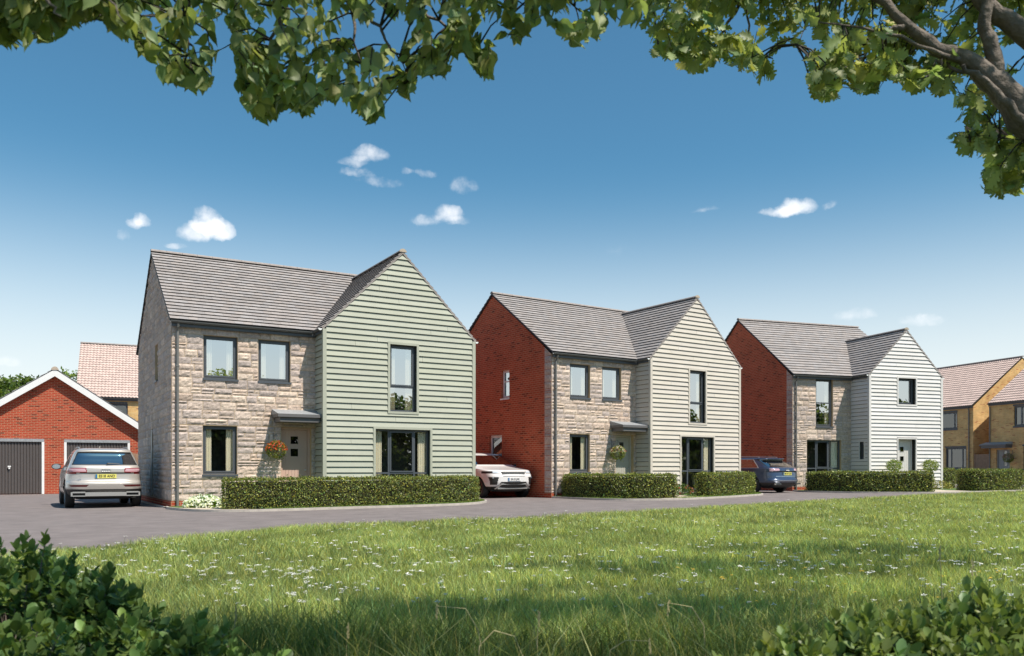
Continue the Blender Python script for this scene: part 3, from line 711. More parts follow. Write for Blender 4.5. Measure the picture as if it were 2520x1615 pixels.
# ------------------------------------------------------------------ ground
def sheet(name,pts,z,m,kind='structure',label=None):
    mb=MB(); mb.face([(x,y,G(x)+z) for x,y in pts]); o=mb.build(name,m); tag(o,kind=kind,label=label); 
    bm=bmesh.new(); bm.from_mesh(o.data); bmesh.ops.triangulate(bm,faces=bm.faces[:]); bm.to_mesh(o.data); bm.free(); return o
sheet('ground',[(-700,-400),(700,-400),(700,900),(-700,900)],0,'soil')
RN=[(-60,6.0),(-12,7.0),(-7.2,8.2),(-5.9,9.4),(-5.34,10.6),(-4.70,12.1),(-3.95,13.8),(-2.55,15.3),(0.1,16.6),(3.1,19.1),(6.17,21.9),(10.29,25.8),(14.46,29.2),(17.88,31.9),(20.3,33.3),(30,40),(60,62)]
sheet('road',RN+[(75,110),(-60,110)],.004,'tarmac')
def plot(name,pts,house_side,bed='lawn',z=.05):
    o=sheet(name,pts+house_side,z,bed)
    return o
def kerb(pts,label,w=.055,h=.065):
    mb=MB(); P=[Vector((x,y,0)) for x,y in pts]
    nrm=[]
    for i in range(len(P)):
        d=(P[min(i+1,len(P)-1)]-P[max(i-1,0)]).normalized(); nrm.append(Vector((-d.y,d.x,0)))
    prof=[(0,0),(0,h),(w,h),(w,0)]
    for i in range(len(P)-1):
        for k in range(3):
            q=[]
            for j,kk in ((i,k),(i+1,k),(i+1,k+1),(i,k+1)):
                v=P[j]+nrm[j]*(prof[kk][0]); q.append((v.x,v.y,G(v.x)+prof[kk][1]))
            mb.face(q)
    return tag(mb.build('kerb','kerb'),label,'kerb')
def smooth(pts,n=4):
    out=[]
    for i in range(len(pts)-1):
        p0=pts[max(i-1,0)];p1=pts[i];p2=pts[i+1];p3=pts[min(i+2,len(pts)-1)]
        for k in range(n):
            t=k/n; out.append(tuple(.5*((2*p1[a])+(-p0[a]+p2[a])*t+(2*p0[a]-5*p1[a]+4*p2[a]-p3[a])*t*t+(-p0[a]+3*p1[a]-3*p2[a]+p3[a])*t**3) for a in (0,1)))
    out.append(pts[-1]); return out
K1=smooth([(-9.15,22.0),(-8.9,21.5),(-8.38,20.85),(-7.86,20.3),(-7.4,20.0),(-7.0,19.85),(-6.4,19.9),(-5.4,20.4),(-4.6,20.95),(-3.7,21.55),(-2.6,22.2),(-1.6,22.95),(-1.05,23.75),(-.82,24.6),(-.76,25.3),(-.86,25.85),(-1.1,26.1)])
K2=smooth([(1.36,28.6),(1.55,28.4),(1.91,27.8),(2.48,26.9),(3.06,26.3),(3.8,26.02),(4.84,26.12),(5.53,26.45),(6.13,27.0),(7.48,28.37),(8.57,29.73),(9.12,30.45),(9.37,31.04),(9.40,31.54),(9.25,32.4)])
K3=smooth([(12.1,35.9),(12.05,35.1),(12.3,34.0),(12.96,33.2),(13.94,32.5),(15.15,32.05),(16.2,31.9),(17.4,32.35),(18.9,33.07),(20.92,34.27),(22.5,35.5)])
sheet('garden_bed',K1+[(-1.6,26.2),(-9.0,22.35)],.05,'lawn'); sheet('garden_bed',K2+[(8.8,33.2),(1.5,28.8)],.05,'lawn'); sheet('garden_bed',K3+[(22.5,38.5),(19.2,38),(12.3,36.1)],.05,'lawn')
kerb(K1,'pale concrete kerb round the green boarded house plot'); kerb(K2,'pale concrete kerb round the cream boarded house plot'); kerb(K3,'pale concrete kerb round the white boarded house plot')
sx=[local_to_world(-9.121,22.294,.531,-.12,y) for y in (0,2,4,6,7.4)]; kerb([(x,y) for x,y in sx],'straight kerb strip along the grey stone side wall',w=.05,h=.04)
sheet('path',[(-8.45,21.05),(-7.95,20.5),(-7.4,20.12),(-7.0,19.98),(-6.5,20.0),(-6.3,20.6),(-6.6,21.3),(-7.2,21.5),(-8.2,21.45)],.058,'paving')
sheet('path',[(4.6,26.2),(5.5,26.6),(6.2,27.25),(6.5,27.9),(6.1,28.6),(5.9,30.6),(5.0,30.4),(5.35,27.4)],.058,'paving')
sheet('path',[(16.3,32.1),(17.4,32.5),(18.2,32.9),(18.2,33.6),(18.0,36.6),(16.9,36.3),(16.7,33.0)],.058,'paving')

# ------------------------------------------------------------------ hedges and plants
def hedge(pts,w,h,label,seed,dens=1500,size=.036):
    rs=np.random.RandomState(seed); P=np.array(pts,float)
    seg=np.linalg.norm(np.diff(P,axis=0),axis=1); cum=np.concatenate([[0],np.cumsum(seg)]); L=cum[-1]
    d=np.gradient(P,axis=0); d/=np.linalg.norm(d,axis=1,keepdims=True); nn=np.stack([-d[:,1],d[:,0]],1)
    base=(P[0][0],P[0][1])
    root=empty('hedge',(base[0],base[1],G(base[0])),0,label=label,cat='hedge',group='clipped hedges in front of the houses')
    def at(s,o):
        x=np.interp(s,cum,P[:,0]);y=np.interp(s,cum,P[:,1]);nx=np.interp(s,cum,nn[:,0]);ny=np.interp(s,cum,nn[:,1])
        return x+nx*o,y+ny*o,nx,ny
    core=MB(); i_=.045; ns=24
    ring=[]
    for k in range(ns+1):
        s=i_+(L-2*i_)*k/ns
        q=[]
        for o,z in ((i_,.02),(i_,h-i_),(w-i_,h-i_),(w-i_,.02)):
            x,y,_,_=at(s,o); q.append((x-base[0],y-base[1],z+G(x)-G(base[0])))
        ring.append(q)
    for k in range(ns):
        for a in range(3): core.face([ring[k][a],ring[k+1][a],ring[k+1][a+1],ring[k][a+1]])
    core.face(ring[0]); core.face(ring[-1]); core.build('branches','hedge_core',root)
    area=[L*h,L*h,L*w,w*h,w*h]; out=[]
    for f,(ar) in enumerate(area):
        n=int(ar*dens*(1 if f!=1 else .5)); u=rs.uniform(size=n); v=rs.uniform(size=n); jit=np.abs(rs.normal(0,.028,n))-.014
        lump=np.array([noise.noise(Vector((a*L*2.2,b_*3,f*7.+seed))) for a,b_ in zip(u,v)])*.05
        if f==0: s=u*L;o=-jit-lump+0*s;z=v*h;NN=(-1,0)
        elif f==1: s=u*L;o=w+jit+lump;z=v*h;NN=(1,0)
        elif f==2: s=u*L;o=v*w;z=h+jit+lump;NN=(0,1)
        elif f==3: s=-jit-lump;o=v*w;z=u*h;NN=(0,0)
        else: s=L+jit+lump;o=v*w;z=u*h;NN=(0,0)
        # round the arrises
        edge=np.clip((z-(h-.06))/.06,0,1)
        if f in (0,1): o=o+edge*.035*(1 if f==0 else -1)
        x,y,nx,ny=at(np.clip(s,0,L),o)
        ex=np.where(s<0,s,np.where(s>L,s-L,0)); dx=np.interp(np.clip(s,0,L),cum,d[:,0]);dy=np.interp(np.clip(s,0,L),cum,d[:,1])
        x=x+dx*ex;y=y+dy*ex
        Z=z+.0045*(x-base[0])
        if f==2: No=np.stack([nx*0,nx*0,np.ones(n)],1)
        elif f in (0,1): No=np.stack([nx*NN[0],ny*NN[0],nx*0+.2],1)
        else: No=np.stack([dx*(-1 if f==3 else 1),dy*(-1 if f==3 else 1),nx*0],1)
        out.append((np.stack([x-base[0],y-base[1],Z],1),No))
    Pp=np.concatenate([o[0] for o in out]); No=np.concatenate([o[1] for o in out]); n=len(Pp)
    nrm=No+rdir(n,rs)*.75; ax_=rdir(n,rs)+np.array([0,0,.5])+No*.3
    leaves('foliage',Pp,ax_,nrm,rs.uniform(.6,1.5,n)*size,*QUAD,'hedge_leaf',root,tints(n,(.165,.185,.042),.55,.16,rs))
    return root
hedge(smooth([(-6.98,20.15),(-5.4,20.75),(-3.86,21.75),(-2.3,22.85),(-1.25,23.85),(-.98,24.6)],3),.62,.76,'long clipped hedge in front of the green boarded gable',1,dens=2000)
hedge(smooth([(1.75,28.9),(2.1,27.9),(2.75,27.0),(3.4,26.6),(4.3,26.5),(5.3,26.75)],3),.62,.78,'clipped hedge under the hanging basket of the cream boarded house',2,dens=1700,size=.04)
hedge(smooth([(6.25,28.4),(6.7,28.15),(7.7,29.1),(8.5,30.1),(9.1,31.2)],3),.6,.80,'short clipped hedge between the cream gable and the navy estate car',3,dens=1700,size=.04)
hedge(smooth([(12.25,34.7),(12.8,33.7),(13.6,33.1),(14.8,32.7),(16.5,32.55)],3),.62,.80,'clipped hedge in front of the white boarded gable',4,dens=1300,size=.045)
hedge(smooth([(18.5,34.6),(18.4,33.9),(19.0,33.55),(20.0,33.95),(21.4,34.8)],3),.62,.86,'clipped hedge at the right edge before the yellow brick houses',5,dens=1300,size=.045)
hedge([(19.1,38.0),(20.6,38.6)],.5,.9,'shaded hedge behind the right edge hedge beside the white gable',6,dens=900,size=.05)
def shrub(name,loc,rx,ry,rz,label,base,flowers=None,n=900,seed=1,size=.05,cat='shrub',nf=120,fs=.05,stem=None,group=None):
    rs=np.random.RandomState(seed); root=empty(name,(loc[0],loc[1],G(loc[0])+.05),0,label=label,cat=cat,group=group)
    d=rdir(n,rs); d[:,2]=d[:,2] if stem else np.abs(d[:,2]); rr=rs.uniform(.3,1,(n,1))**.4
    bumps=np.array([1+.25*noise.noise(Vector(tuple(q*2.5))+Vector((seed,0,0))) for q in d])[:,None]
    z0=stem or 0
    P=d*rr*bumps*np.array([rx,ry,rz])+np.array([0,0,z0])
    leaves('foliage',P,d*.5+rdir(n,rs)+np.array([0,0,.4]),d+rdir(n,rs)*.7,rs.uniform(.6,1.2,n)*size,*QUAD,'leaf',root,tints(n,base,.35,.12,rs))
    s=MB()
    if stem: s.tube([(0,0,-.03),(.01,0,stem*.5),(0,0,stem)],[.018,.014,.012],6)
    for k in range(9):
        a=2*PI*k/9; s.tube([(0,0,z0-.0 if stem else -.02),(rx*.5*math.cos(a),ry*.5*math.sin(a),z0+rz*.45)],.006,4)
    s.build('stems','bark',root)
    if flowers:
        d=rdir(nf,rs); d[:,2]=np.abs(d[:,2])*.8+.1; P=d*np.array([rx,ry,rz])*1.02+np.array([0,0,z0])
        C=np.array(flowers)[rs.randint(0,len(flowers),nf)]
        # each bloom: three crossed petals
        P3=np.repeat(P,3,0); leaves('flowers',P3,rdir(nf*3,rs),np.repeat(d,3,0)+rdir(nf*3,rs)*.5,rs.uniform(.8,1.2,nf*3)*fs,*OVAL,'leaf',root,np.repeat(C,3,0))
    return root
shrub('flowering_plant',(-7.85,21.25),.52,.30,.33,'mound of white flowers at the foot of the drainpipe',(.12,.22,.04),[(.9,.9,.88)],1500,11,nf=330,fs=.06,cat='flowers')
shrub('flowering_plant',(-7.15,21.45),.30,.25,.36,'green plant with a few pale flowers beside the white flower mound',(.08,.13,.03),[(.8,.7,.75)],900,12,nf=16,fs=.06,cat='flowers')
shrub('flowering_plant',(-6.75,21.25),.28,.22,.28,'yellow green plant with reddish leaves against the long hedge end',(.25,.24,.05),[(.6,.15,.08)],600,13,nf=24,fs=.05,cat='flowers')
shrub('flowering_plant',(6.0,29.4),.42,.3,.42,'red and green shrub beside the path between the hedges',(.09,.15,.03),[(.35,.10,.06),(.4,.12,.14)],900,14,nf=26,fs=.06,cat='flowers')
shrub('flowering_plant',(18.75,36.6),.6,.4,.40,'leafy border plant with yellowish leaves at the white gable foot',(.22,.20,.05),[(.8,.7,.3)],900,15,nf=20,fs=.06,cat='flowers')
for lx,lb,sd in ((16.42,'rounded topiary tree left of the pale door',21),(18.3,'rounded topiary tree right of the pale door',22)):
    shrub('topiary_tree',(lx,35.75 if lx<17 else 36.4),.34,.31,.27,lb,(.20,.25,.05),None,1500,sd,size=.05,cat='topiary',stem=1.02,group='topiary trees flanking the pale door')
for (hx,hy,ht,off),pal,lb,sd in (((-9.121,22.294,.531,2.70),[(.7,.07,.02),(.75,.16,.03),(.6,.05,.03)],'hanging basket of red and orange flowers beside the taupe door',31),((1.362,28.735,.597,2.72),[(.75,.7,.6),(.5,.10,.06),(.7,.65,.5),(.35,.3,.08)],'hanging basket of white and dark red flowers beside the grey green door',32)):
    x,y=local_to_world(hx,hy,ht,off,-.36); hanging_basket((x,y,G(hx)+1.62),(-math.sin(ht),math.cos(ht),0),pal,lb,'hanging baskets by the front doors',1.,sd)
x,y=local_to_world(30.2,52.6,yt,1.62,-.36); hanging_basket((x,y,G(30)+1.6),(-math.sin(yt),math.cos(yt),0),[(.7,.4,.45),(.6,.2,.3),(.1,.2,.05)],'pink flowered hanging basket beside the right edge canopy','hanging baskets by the front doors',1.1,33)
SKY_AIR,SKY_DUST,SKY_OZ=1.0,.6,3.0; SKY_STR=.12; SUN_STR=4.4; EXPO=.5
HZ_TOP,HZ_AMT=.37,.9; HZ_COL=(5.9,6.0,5.9,1); CLOUD_COL=(7.2,7.2,7.3,1); SKY_TINT=(.44,.76,.77,1)
# ------------------------------------------------------------------ cars
def pchip(xk,yk,x):
    xk=np.array(xk,float);yk=np.array(yk,float);h=np.diff(xk);dl=np.diff(yk)/h;m=np.zeros_like(yk)
    for i in range(1,len(xk)-1):
        if dl[i-1]*dl[i]>0: w1=2*h[i]+h[i-1];w2=h[i]+2*h[i-1];m[i]=(w1+w2)/(w1/dl[i-1]+w2/dl[i])
    m[0]=dl[0];m[-1]=dl[-1]
    i=np.clip(np.searchsorted(xk,x)-1,0,len(h)-1);t=(x-xk[i])/h[i]
    return yk[i]*(1+2*t)*(1-t)**2+m[i]*h[i]*t*(1-t)**2+yk[i+1]*t*t*(3-2*t)+m[i+1]*h[i]*t*t*(t-1)
def text_mesh(s,size,name,m,parent,M,bold=.0):
    cu=bpy.data.curves.new('t','FONT'); cu.body=s; cu.size=size; cu.align_x='CENTER'; cu.align_y='CENTER'; cu.extrude=.002; cu.offset=bold
    o=bpy.data.objects.new('t',cu); COL.objects.link(o); bpy.context.view_layer.update()
    me=bpy.data.meshes.new_from_object(o.evaluated_get(bpy.context.evaluated_depsgraph_get())); bpy.data.objects.remove(o)
    me.transform(M); me.materials.clear(); me.materials.append(MATS[m]); ob=bpy.data.objects.new(name,me); COL.objects.link(ob); ob.parent=parent; return ob
def ball(mb,c,r,n=12,m=8,col=None):
    V=[]
    for j in range(m+1):
        th=PI*j/m
        for i in range(n):
            ph=2*PI*i/n; V.append((c[0]+r[0]*math.sin(th)*math.cos(ph),c[1]+r[1]*math.sin(th)*math.sin(ph),c[2]+r[2]*math.cos(th)))
    b=len(mb.v); mb.v+=V
    for j in range(m):
        for i in range(n):
            q=(b+j*n+i,b+j*n+(i+1)%n,b+(j+1)*n+(i+1)%n,b+(j+1)*n+i); mb.f.append(q); mb.uv+=[(0,0)]*4; mb.c.append(mb.col); mb.m.append(mb.mi)
def lathe(mb,prof,n,x0,y0,z0,sgn):
    """profile (radius, lateral) spun round the lateral axis"""
    b=len(mb.v)
    for k in range(n):
        a=2*PI*k/n
        for r,l in prof: mb.v.append((x0+sgn*l,y0+r*math.cos(a),z0+r*math.sin(a)))
    q=len(prof)
    for k in range(n):
        for i in range(q-1):
            mb.f.append((b+k*q+i,b+k*q+i+1,b+((k+1)%n)*q+i+1,b+((k+1)%n)*q+i)); mb.uv+=[(0,0)]*4; mb.c.append(mb.col); mb.m.append(mb.mi)
def wheel(root,x,y,r,sgn,rim,w=.22,spokes=10):
    t=MB(); ri=r*.70
    lathe(t,[(ri,-.02),(ri+.02,.0),(r-.05,.012),(r-.012,-.005),(r,-.03),(r,-w+.03),(r-.015,-w),(ri,-w+.01)],40,x,y,r,sgn); T=t.build('wheel','rubber',root,smooth=True)
    g=MB(); lathe(g,[(ri+.004,-.012),(ri-.012,.002),(ri-.02,-.01),(ri-.03,-.10),(ri-.04,-w+.02)],36,x,y,r,sgn)
    lathe(g,[(.0,-.015),(.05,-.015),(.065,-.03),(.07,-.06)],20,x,y,r,sgn)
    for k in range(spokes):
        a=2*PI*k/spokes
        def P(rr,l,da): return (x+sgn*l,y+rr*math.cos(a+da),r+rr*math.sin(a+da))
        d0,d1=.32,.055
        A=[P(.06,-.03,-d0*.6),P(.06,-.03,d0*.6),P(ri-.02,-.012,d1),P(ri-.02,-.012,-d1)]; B=[P(.06,-.07,-d0*.6),P(.06,-.07,d0*.6),P(ri-.02,-.06,d1),P(ri-.02,-.06,-d1)]
        g.face(A)
        for i in range(4): g.face([A[i],A[(i+1)%4],B[(i+1)%4],B[i]])
    g.build('rim',rim,T,smooth=False)
    d=MB(); lathe(d,[(0,-.13),(ri-.01,-.13)],24,x,y,r,sgn); d.build('brake_disc','under',T)
    return T
def car(name,label,loc,rz,S):
    root=empty(name,loc,rz,label=label,cat='car')
    K=S['keys']; zk=[k[0] for k in K]
    zz=np.linspace(zk[0],zk[-1],1500); cols=[pchip(zk,[k[i] for k in K],zz) for i in (1,2,3)]
    st=np.maximum.reduce([np.abs(np.diff(zz)),*[np.abs(np.diff(c))*(.45 if i==1 else .9) for i,c in enumerate(cols)]]); cum=np.concatenate([[0],np.cumsum(st)])
    n=int(cum[-1]/.020); s=np.linspace(0,cum[-1],n); z=np.interp(s,cum,zz); yr,yf,w=[np.interp(s,cum,c) for c in cols]
    px,py=S.get('pw',(3.4,14)); th=np.linspace(0,2*PI,20001); cx_,sy_=np.cos(th),np.sin(th)
    ux=np.sign(cx_)*np.abs(cx_)**(2/px); uy=np.sign(sy_)*np.abs(sy_)**(2/py)
    hl0=(yf.max()-yr.min())/2; ds=np.hypot(np.diff(ux)*w.max(),np.diff(uy)*hl0); cs=np.concatenate([[0],np.cumsum(ds)]); m=540
    q=np.linspace(0,cs[-1],m,endpoint=False); UX=np.interp(q,cs,ux);UY=np.interp(q,cs,uy)
    X=w[:,None]*UX; Y=((yf+yr)/2)[:,None]+((yf-yr)/2)[:,None]*UY; Z=np.repeat(z[:,None],m,1)
    X=X*(1-.05*np.abs(UY)[None]**3)                       # plan taper to both ends
    for (wy) in S['wheels']:                               # flared arches
        d=np.hypot(Y-wy,Z-S['r']); fl=np.exp(-((d-S['r']-.08)/.10)**2)*.018; X=X+np.sign(X)*fl*(np.abs(UY)[None]<.9)
    if 'crease' in S:
        for cz,cw,ca_ in S['crease']: X=X+np.sign(X)*ca_*np.exp(-((Z-cz)/cw)**2)*(np.abs(UY)[None]<.93)
    if 'mod' in S: X,Y,Z=S['mod'](X,Y,Z,UX[None],UY[None])
    V=np.stack([X,Y,Z],-1).reshape(-1,3)
    ii,jj=np.meshgrid(np.arange(n-1),np.arange(m),indexing='ij'); j2=(jj+1)%m
    F=np.stack([ii*m+jj,ii*m+j2,(ii+1)*m+j2,(ii+1)*m+jj],-1).reshape(-1,4)
    C=V[F].mean(1); x_,y_,z_=C.T; uyf=np.repeat(((UY+UY[(np.arange(m)+1)%m])/2)[None],n-1,0).ravel()
    rear=uyf<-.6; front=uyf>.6; side=np.abs(uyf)<.93
    lab=np.full(len(F),-1)
    arch=np.zeros(len(F),bool)
    for wy in S['wheels']: arch|=((y_-wy)**2+(z_-S['r'])**2<(S['r']+.045)**2)&(np.abs(x_)>w.max()*.55)
    lab[arch]=-2
    parts=S['parts']
    for i,(pn,pm,fn) in enumerate(parts):
        k=fn(x_,y_,z_,rear,front,side)&(lab==-1); lab[k]=i
    def sub(nm,mt,msk):
        f=F[msk]; 
        if not len(f): return
        u,inv=np.unique(f,return_inverse=True); return np_mesh(nm,V[u],inv.reshape(-1,4),mt,root,None,True)
    body=sub('body',S['paint'],lab==-1)
    done={}
    for i,(pn,pm,fn) in enumerate(parts):
        if isinstance(pn,tuple): # split left / right
            for sg in (-1,1): sub(pn[0],pm,(lab==i)&(np.sign(x_)==sg))
        else: sub(pn,pm,lab==i)
    # roof cap
    top=MB(); top.face([tuple(v) for v in V.reshape(n,m,3)[-1][::4]]); top.build('roof_panel',S.get('roofmat',S['paint']),root)
    # dark floor and wheel wells
    u=MB(); W=w.max(); u.box((-W*.80,yr.min()+.25,.26),(W*.80,yf.max()-.25,S.get('floor',.75)))
    for wy in S['wheels']: pass
    u.build('underbody','under',root)
    if S.get('cabin',True):
        c=MB()
        for y in S.get('seats',(1.4,2.5)):
            for x in (-.36,.36):
                c.box((x-.23,y,.75),(x+.23,y+.12,1.2)); c.box((x-.12,y+.01,1.22),(x+.12,y+.09,1.38))
        c.build('seats','black_trim',root)
    for wy in S['wheels']:
        for sg in (-1,1): wheel(root,sg*(W-.012),wy,S['r'],sg,S['rim'],spokes=S.get('spokes',10))
    return root
def plate(root,y,z,dirn,mt,s,w=.52,h=.112,tilt=0.,x=0.):
    """dirn -1: faces the rear (-Y), +1: faces the front"""
    mb=MB(); mb.box((x-w/2,min(y,y+dirn*.012),z-h/2),(x+w/2,max(y,y+dirn*.012),z+h/2)); P=mb.build('number_plate',mt,root)
    e=MB(); bx=(x-w/2+.004) if dirn<0 else (x+w/2-.05-.004); e.box((bx,min(y+dirn*.0125,y+dirn*.015),z-h/2+.004),(bx+.05,max(y+dirn*.0125,y+dirn*.015),z+h/2-.004)); e.build('country_band','plate_blue',P)
    M=Matrix.Translation((x+(.025 if dirn<0 else -.025),y+dirn*.0145,z))@(Matrix.Rotation(PI,4,'Z') if dirn>0 else Matrix.Identity(4))@Matrix.Rotation(PI/2,4,'X')@Matrix.Diagonal((.92,1,1,1))
    text_mesh(s,.098,'registration','plate_ink',P,M,.0015)
def rings(root,x,y,z,r=.033,dirn=-1,m='chrome'):
    mb=MB()
    for k in range(4): 
        c=x+(k-1.5)*r*1.55; mb.tube([(c+r*math.cos(2*PI*a/18),y,z+r*math.sin(2*PI*a/18)) for a in range(19)],.0065,5,False)
    mb.build('badge',m,root)
def rails(root,y0,y1,x,z,m='silver_trim'):
    for sg in (-1,1):
        mb=MB(); mb.tube([(sg*x,y0,z-.05),(sg*x,y0+.12,z+.0),(sg*x,(y0+y1)/2,z+.02),(sg*x,y1-.15,z-.01),(sg*x,y1,z-.07)],.016,6); mb.build('roof_rail',m,root,smooth=True)
def mirror(root,sg,y,z,m,w=.93,glass=-1):
    mb=MB(); ball(mb,(sg*(w+.13),y,z),(.125,.07,.085)); mb.box((min(sg*(w-.22),sg*(w+.06)),y-.02,z-.07),(max(sg*(w-.22),sg*(w+.06)),y+.03,z-.045)); M=mb.build('door_mirror',m,root,smooth=True)
    g=MB(); g.face([(sg*(w+.13)+.105*math.cos(a),y+glass*.071,z+.068*math.sin(a)) for a in [2*PI*k/16 for k in range(16)]]); g.build('mirror_glass','chrome',M)
sw=lambda z,a,b,y0,y1: y0+(z-a)/(b-a)*(y1-y0)
# beige SUV seen from behind (rear at y=0, nose towards +y)
SUV=dict(paint='beige_paint',rim='rim',r=.375,wheels=(.93,3.75),keys=[ # z, rear y, front y, half width
 (.24,.34,4.2,.74),(.30,.18,4.5,.84),(.42,.07,4.62,.925),(.55,.02,4.66,.945),(.66,.0,4.66,.945),(.70,.015,4.65,.942),(.735,.075,4.63,.938),(.85,.10,4.58,.935),(.95,.105,4.45,.93),(.965,.075,4.4,.93),(1.07,.085,3.75,.915),(1.12,.11,3.45,.90),(1.165,.16,3.32,.875),(1.30,.29,3.0,.825),(1.48,.42,2.62,.745),(1.515,.40,2.55,.725),(1.55,.40,2.42,.70),(1.59,.50,2.25,.655),(1.62,.70,2.05,.56),(1.635,1.0,1.9,.45)],
 crease=[(1.02,.03,.012),(.55,.05,.01)],spokes=10,
 parts=[('rear_window','car_glass',lambda x,y,z,r,f,s: r&(z>1.175)&(z<1.485)&(np.abs(x)<.775-(z-1.17)*.42)),
  ('window_trim','black_trim',lambda x,y,z,r,f,s: r&(z>1.165)&(z<1.508)&(np.abs(x)<.80-(z-1.17)*.42)&(y<1)),
  (('side_window',),'car_glass',lambda x,y,z,r,f,s: s&(z>1.125)&(z<1.47)&(y>.62+(z-1.12)*.9)&(y<3.30-(z-1.12)*1.95)&(np.abs(y-1.25)>.04)&(np.abs(y-2.2)>.04)),
  (('side_trim',),'black_trim',lambda x,y,z,r,f,s: s&(z>1.105)&(z<1.49)&(y>.56+(z-1.12)*.9)&(y<3.36-(z-1.12)*1.95)),
  ('windscreen','car_glass',lambda x,y,z,r,f,s: f&(z>1.15)&(z<1.54)),
  (('tail_light',),'pink_lens',lambda x,y,z,r,f,s: r&(y<.75)&(np.abs(x)>.50-(1.07-z)*.4)&(np.abs(x)<.86)&(z>.985)&(z<1.065)),
  (('tail_light_surround',),'red_lens',lambda x,y,z,r,f,s: r&(y<.8)&(((np.abs(x)>.46)&(z>.965)&(z<1.085)&(np.abs(x)<1.))|((np.abs(x)>.70)&(z>.925)&(z<1.0)))),
  ('shut_line','black_trim',lambda x,y,z,r,f,s: r&(y<.5)&(np.abs(x)<.62)&(z>.944)&(z<.962)),
  (('reflector',),'dark_red_lens',lambda x,y,z,r,f,s: r&(y<.6)&(z>.575)&(z<.635)&(np.abs(x)>.42+(.635-z)*.8)&(np.abs(x)<.90)),
  ('lower_cladding','black_trim',lambda x,y,z,r,f,s: r&(z<.505)),('front_cladding','black_trim',lambda x,y,z,r,f,s: f&(z<.505)),
  ('sill_cladding','black_trim',lambda x,y,z,r,f,s: (z<.40)),
 ])
st_,ct_=math.sin(.54),math.cos(.54)
cx0,cy0=-10.90,22.35
C=car('parked_car','beige sports utility vehicle parked facing the red garage',(cx0,cy0,G(cx0)),.54,SUV)
plate(C,.088,.862,-1,'plate_yellow','ES18 AND'); rings(C,.0,.068,1.02); rails(C,.65,2.75,.60,1.645)
mirror(C,-1,3.02,1.13,'black_trim'); mirror(C,1,3.02,1.13,'black_trim')
mb=MB(); mb.tube([(.03,.12,1.195),(.05,.13,1.205),(.34,.15,1.20)],[.022,.018,.008],6); mb.build('wiper','black_trim',C)
mb=MB()  # silver valance with two exhaust surrounds
mb.box((-.50,-.005,.33),(.50,.05,.435))
for sg in (-1,1):
    a,b=(-.80,-.50) if sg<0 else (.50,.80); mb.box((a,-.004,.415),(b,.05,.452)); mb.box((a,-.004,.325),(b,.05,.35))
    mb.box((-.84,.0,.33),(-.80,.05,.44)) if sg<0 else mb.box((.80,.0,.33),(.84,.05,.44))
mb.build('valance','silver_trim',C)
for sg in (-1,1):
    mb=MB(); a,b=(-.80,-.50) if sg<0 else (.50,.80); mb.box((a,.02,.35),(b,.06,.415)); mb.build('exhaust','under',C)
mb=MB(); mb.tube([(-.1,.75,1.63),(-.1,.70,1.68)],[.02,.008],5); mb.build('aerial','beige_paint',C)
text_mesh('Q5',.07,'model_badge','chrome',C,Matrix.Translation((-.62,.085,.86))@Matrix.Rotation(PI/2,4,'X'))
# white SUV, nose towards the camera
WS=dict(paint='white_car',rim='dark_rim',r=.36,wheels=(.85,3.52),roofmat='white_car',keys=[
 (.24,.34,4.10,.72),(.32,.18,4.22,.82),(.45,.07,4.33,.92),(.60,.02,4.37,.95),(.75,.0,4.37,.955),(.86,.03,4.33,.95),(.95,.06,4.28,.94),(.985,.07,4.20,.93),(1.03,.09,3.85,.92),(1.09,.12,3.45,.905),(1.13,.15,3.25,.89),(1.18,.2,3.12,.865),(1.30,.3,2.90,.815),(1.48,.42,2.48,.735),(1.53,.36,2.35,.71),(1.57,.34,2.2,.675),(1.60,.45,2.0,.60),(1.615,.8,1.8,.48)],
 crease=[(1.03,.03,.012)],spokes=10,
 parts=[('windscreen','car_glass',lambda x,y,z,r,f,s: f&(z>1.175)&(z<1.515)&(np.abs(x)<.80-(z-1.17)*.38)),
  ('rear_window','car_glass',lambda x,y,z,r,f,s: r&(z>1.18)&(z<1.50)),
  (('side_window',),'car_glass',lambda x,y,z,r,f,s: s&(z>1.14)&(z<1.48)&(y>.6+(z-1.14)*.7)&(y<3.02-(z-1.14)*1.75)&(np.abs(y-2.0)>.04)),
  (('side_trim',),'black_trim',lambda x,y,z,r,f,s: s&(z>1.12)&(z<1.50)&(y>.5+(z-1.14)*.7)&(y<3.08-(z-1.14)*1.75)),
  ('grille','under',lambda x,y,z,r,f,s: f&(z>.845)&(z<.935)&(np.abs(x)<.46+(z-.845)*.5)),
  (('headlight',),'clear_lens',lambda x,y,z,r,f,s: f&(z>.875)&(z<.945)&(np.abs(x)>.53)&(np.abs(x)<.76)),
  (('headlight_housing',),'black_trim',lambda x,y,z,r,f,s: (y>3.7)&(z>.865+.0*x)&(z<.955)&(np.abs(x)>.51)),
  ('air_slot','under',lambda x,y,z,r,f,s: f&(z>.765)&(z<.782)&(np.abs(x)<.44)),
  (('fog_intake',),'black_trim',lambda x,y,z,r,f,s: f&(z>.48)&(z<.735)&(np.abs(x)>.60+(.735-z)*.18)&(np.abs(x)<.88-(.735-z)*.2)),
  ('lower_grille','black_trim',lambda x,y,z,r,f,s: f&(z<.585)&(np.abs(x)<.50+(.585-z)*.75)),
  ('lower_cladding','black_trim',lambda x,y,z,r,f,s: (z<.42)),
 ])
t2=.555; fx,fy=.08,28.75   # nose centre
ox,oy=fx-math.sin(t2)*4.37,fy+math.cos(t2)*4.37
C=car('parked_car','white sports utility vehicle with its nose out beside the red brick wall',(ox,oy,G(ox)),t2+PI,WS)
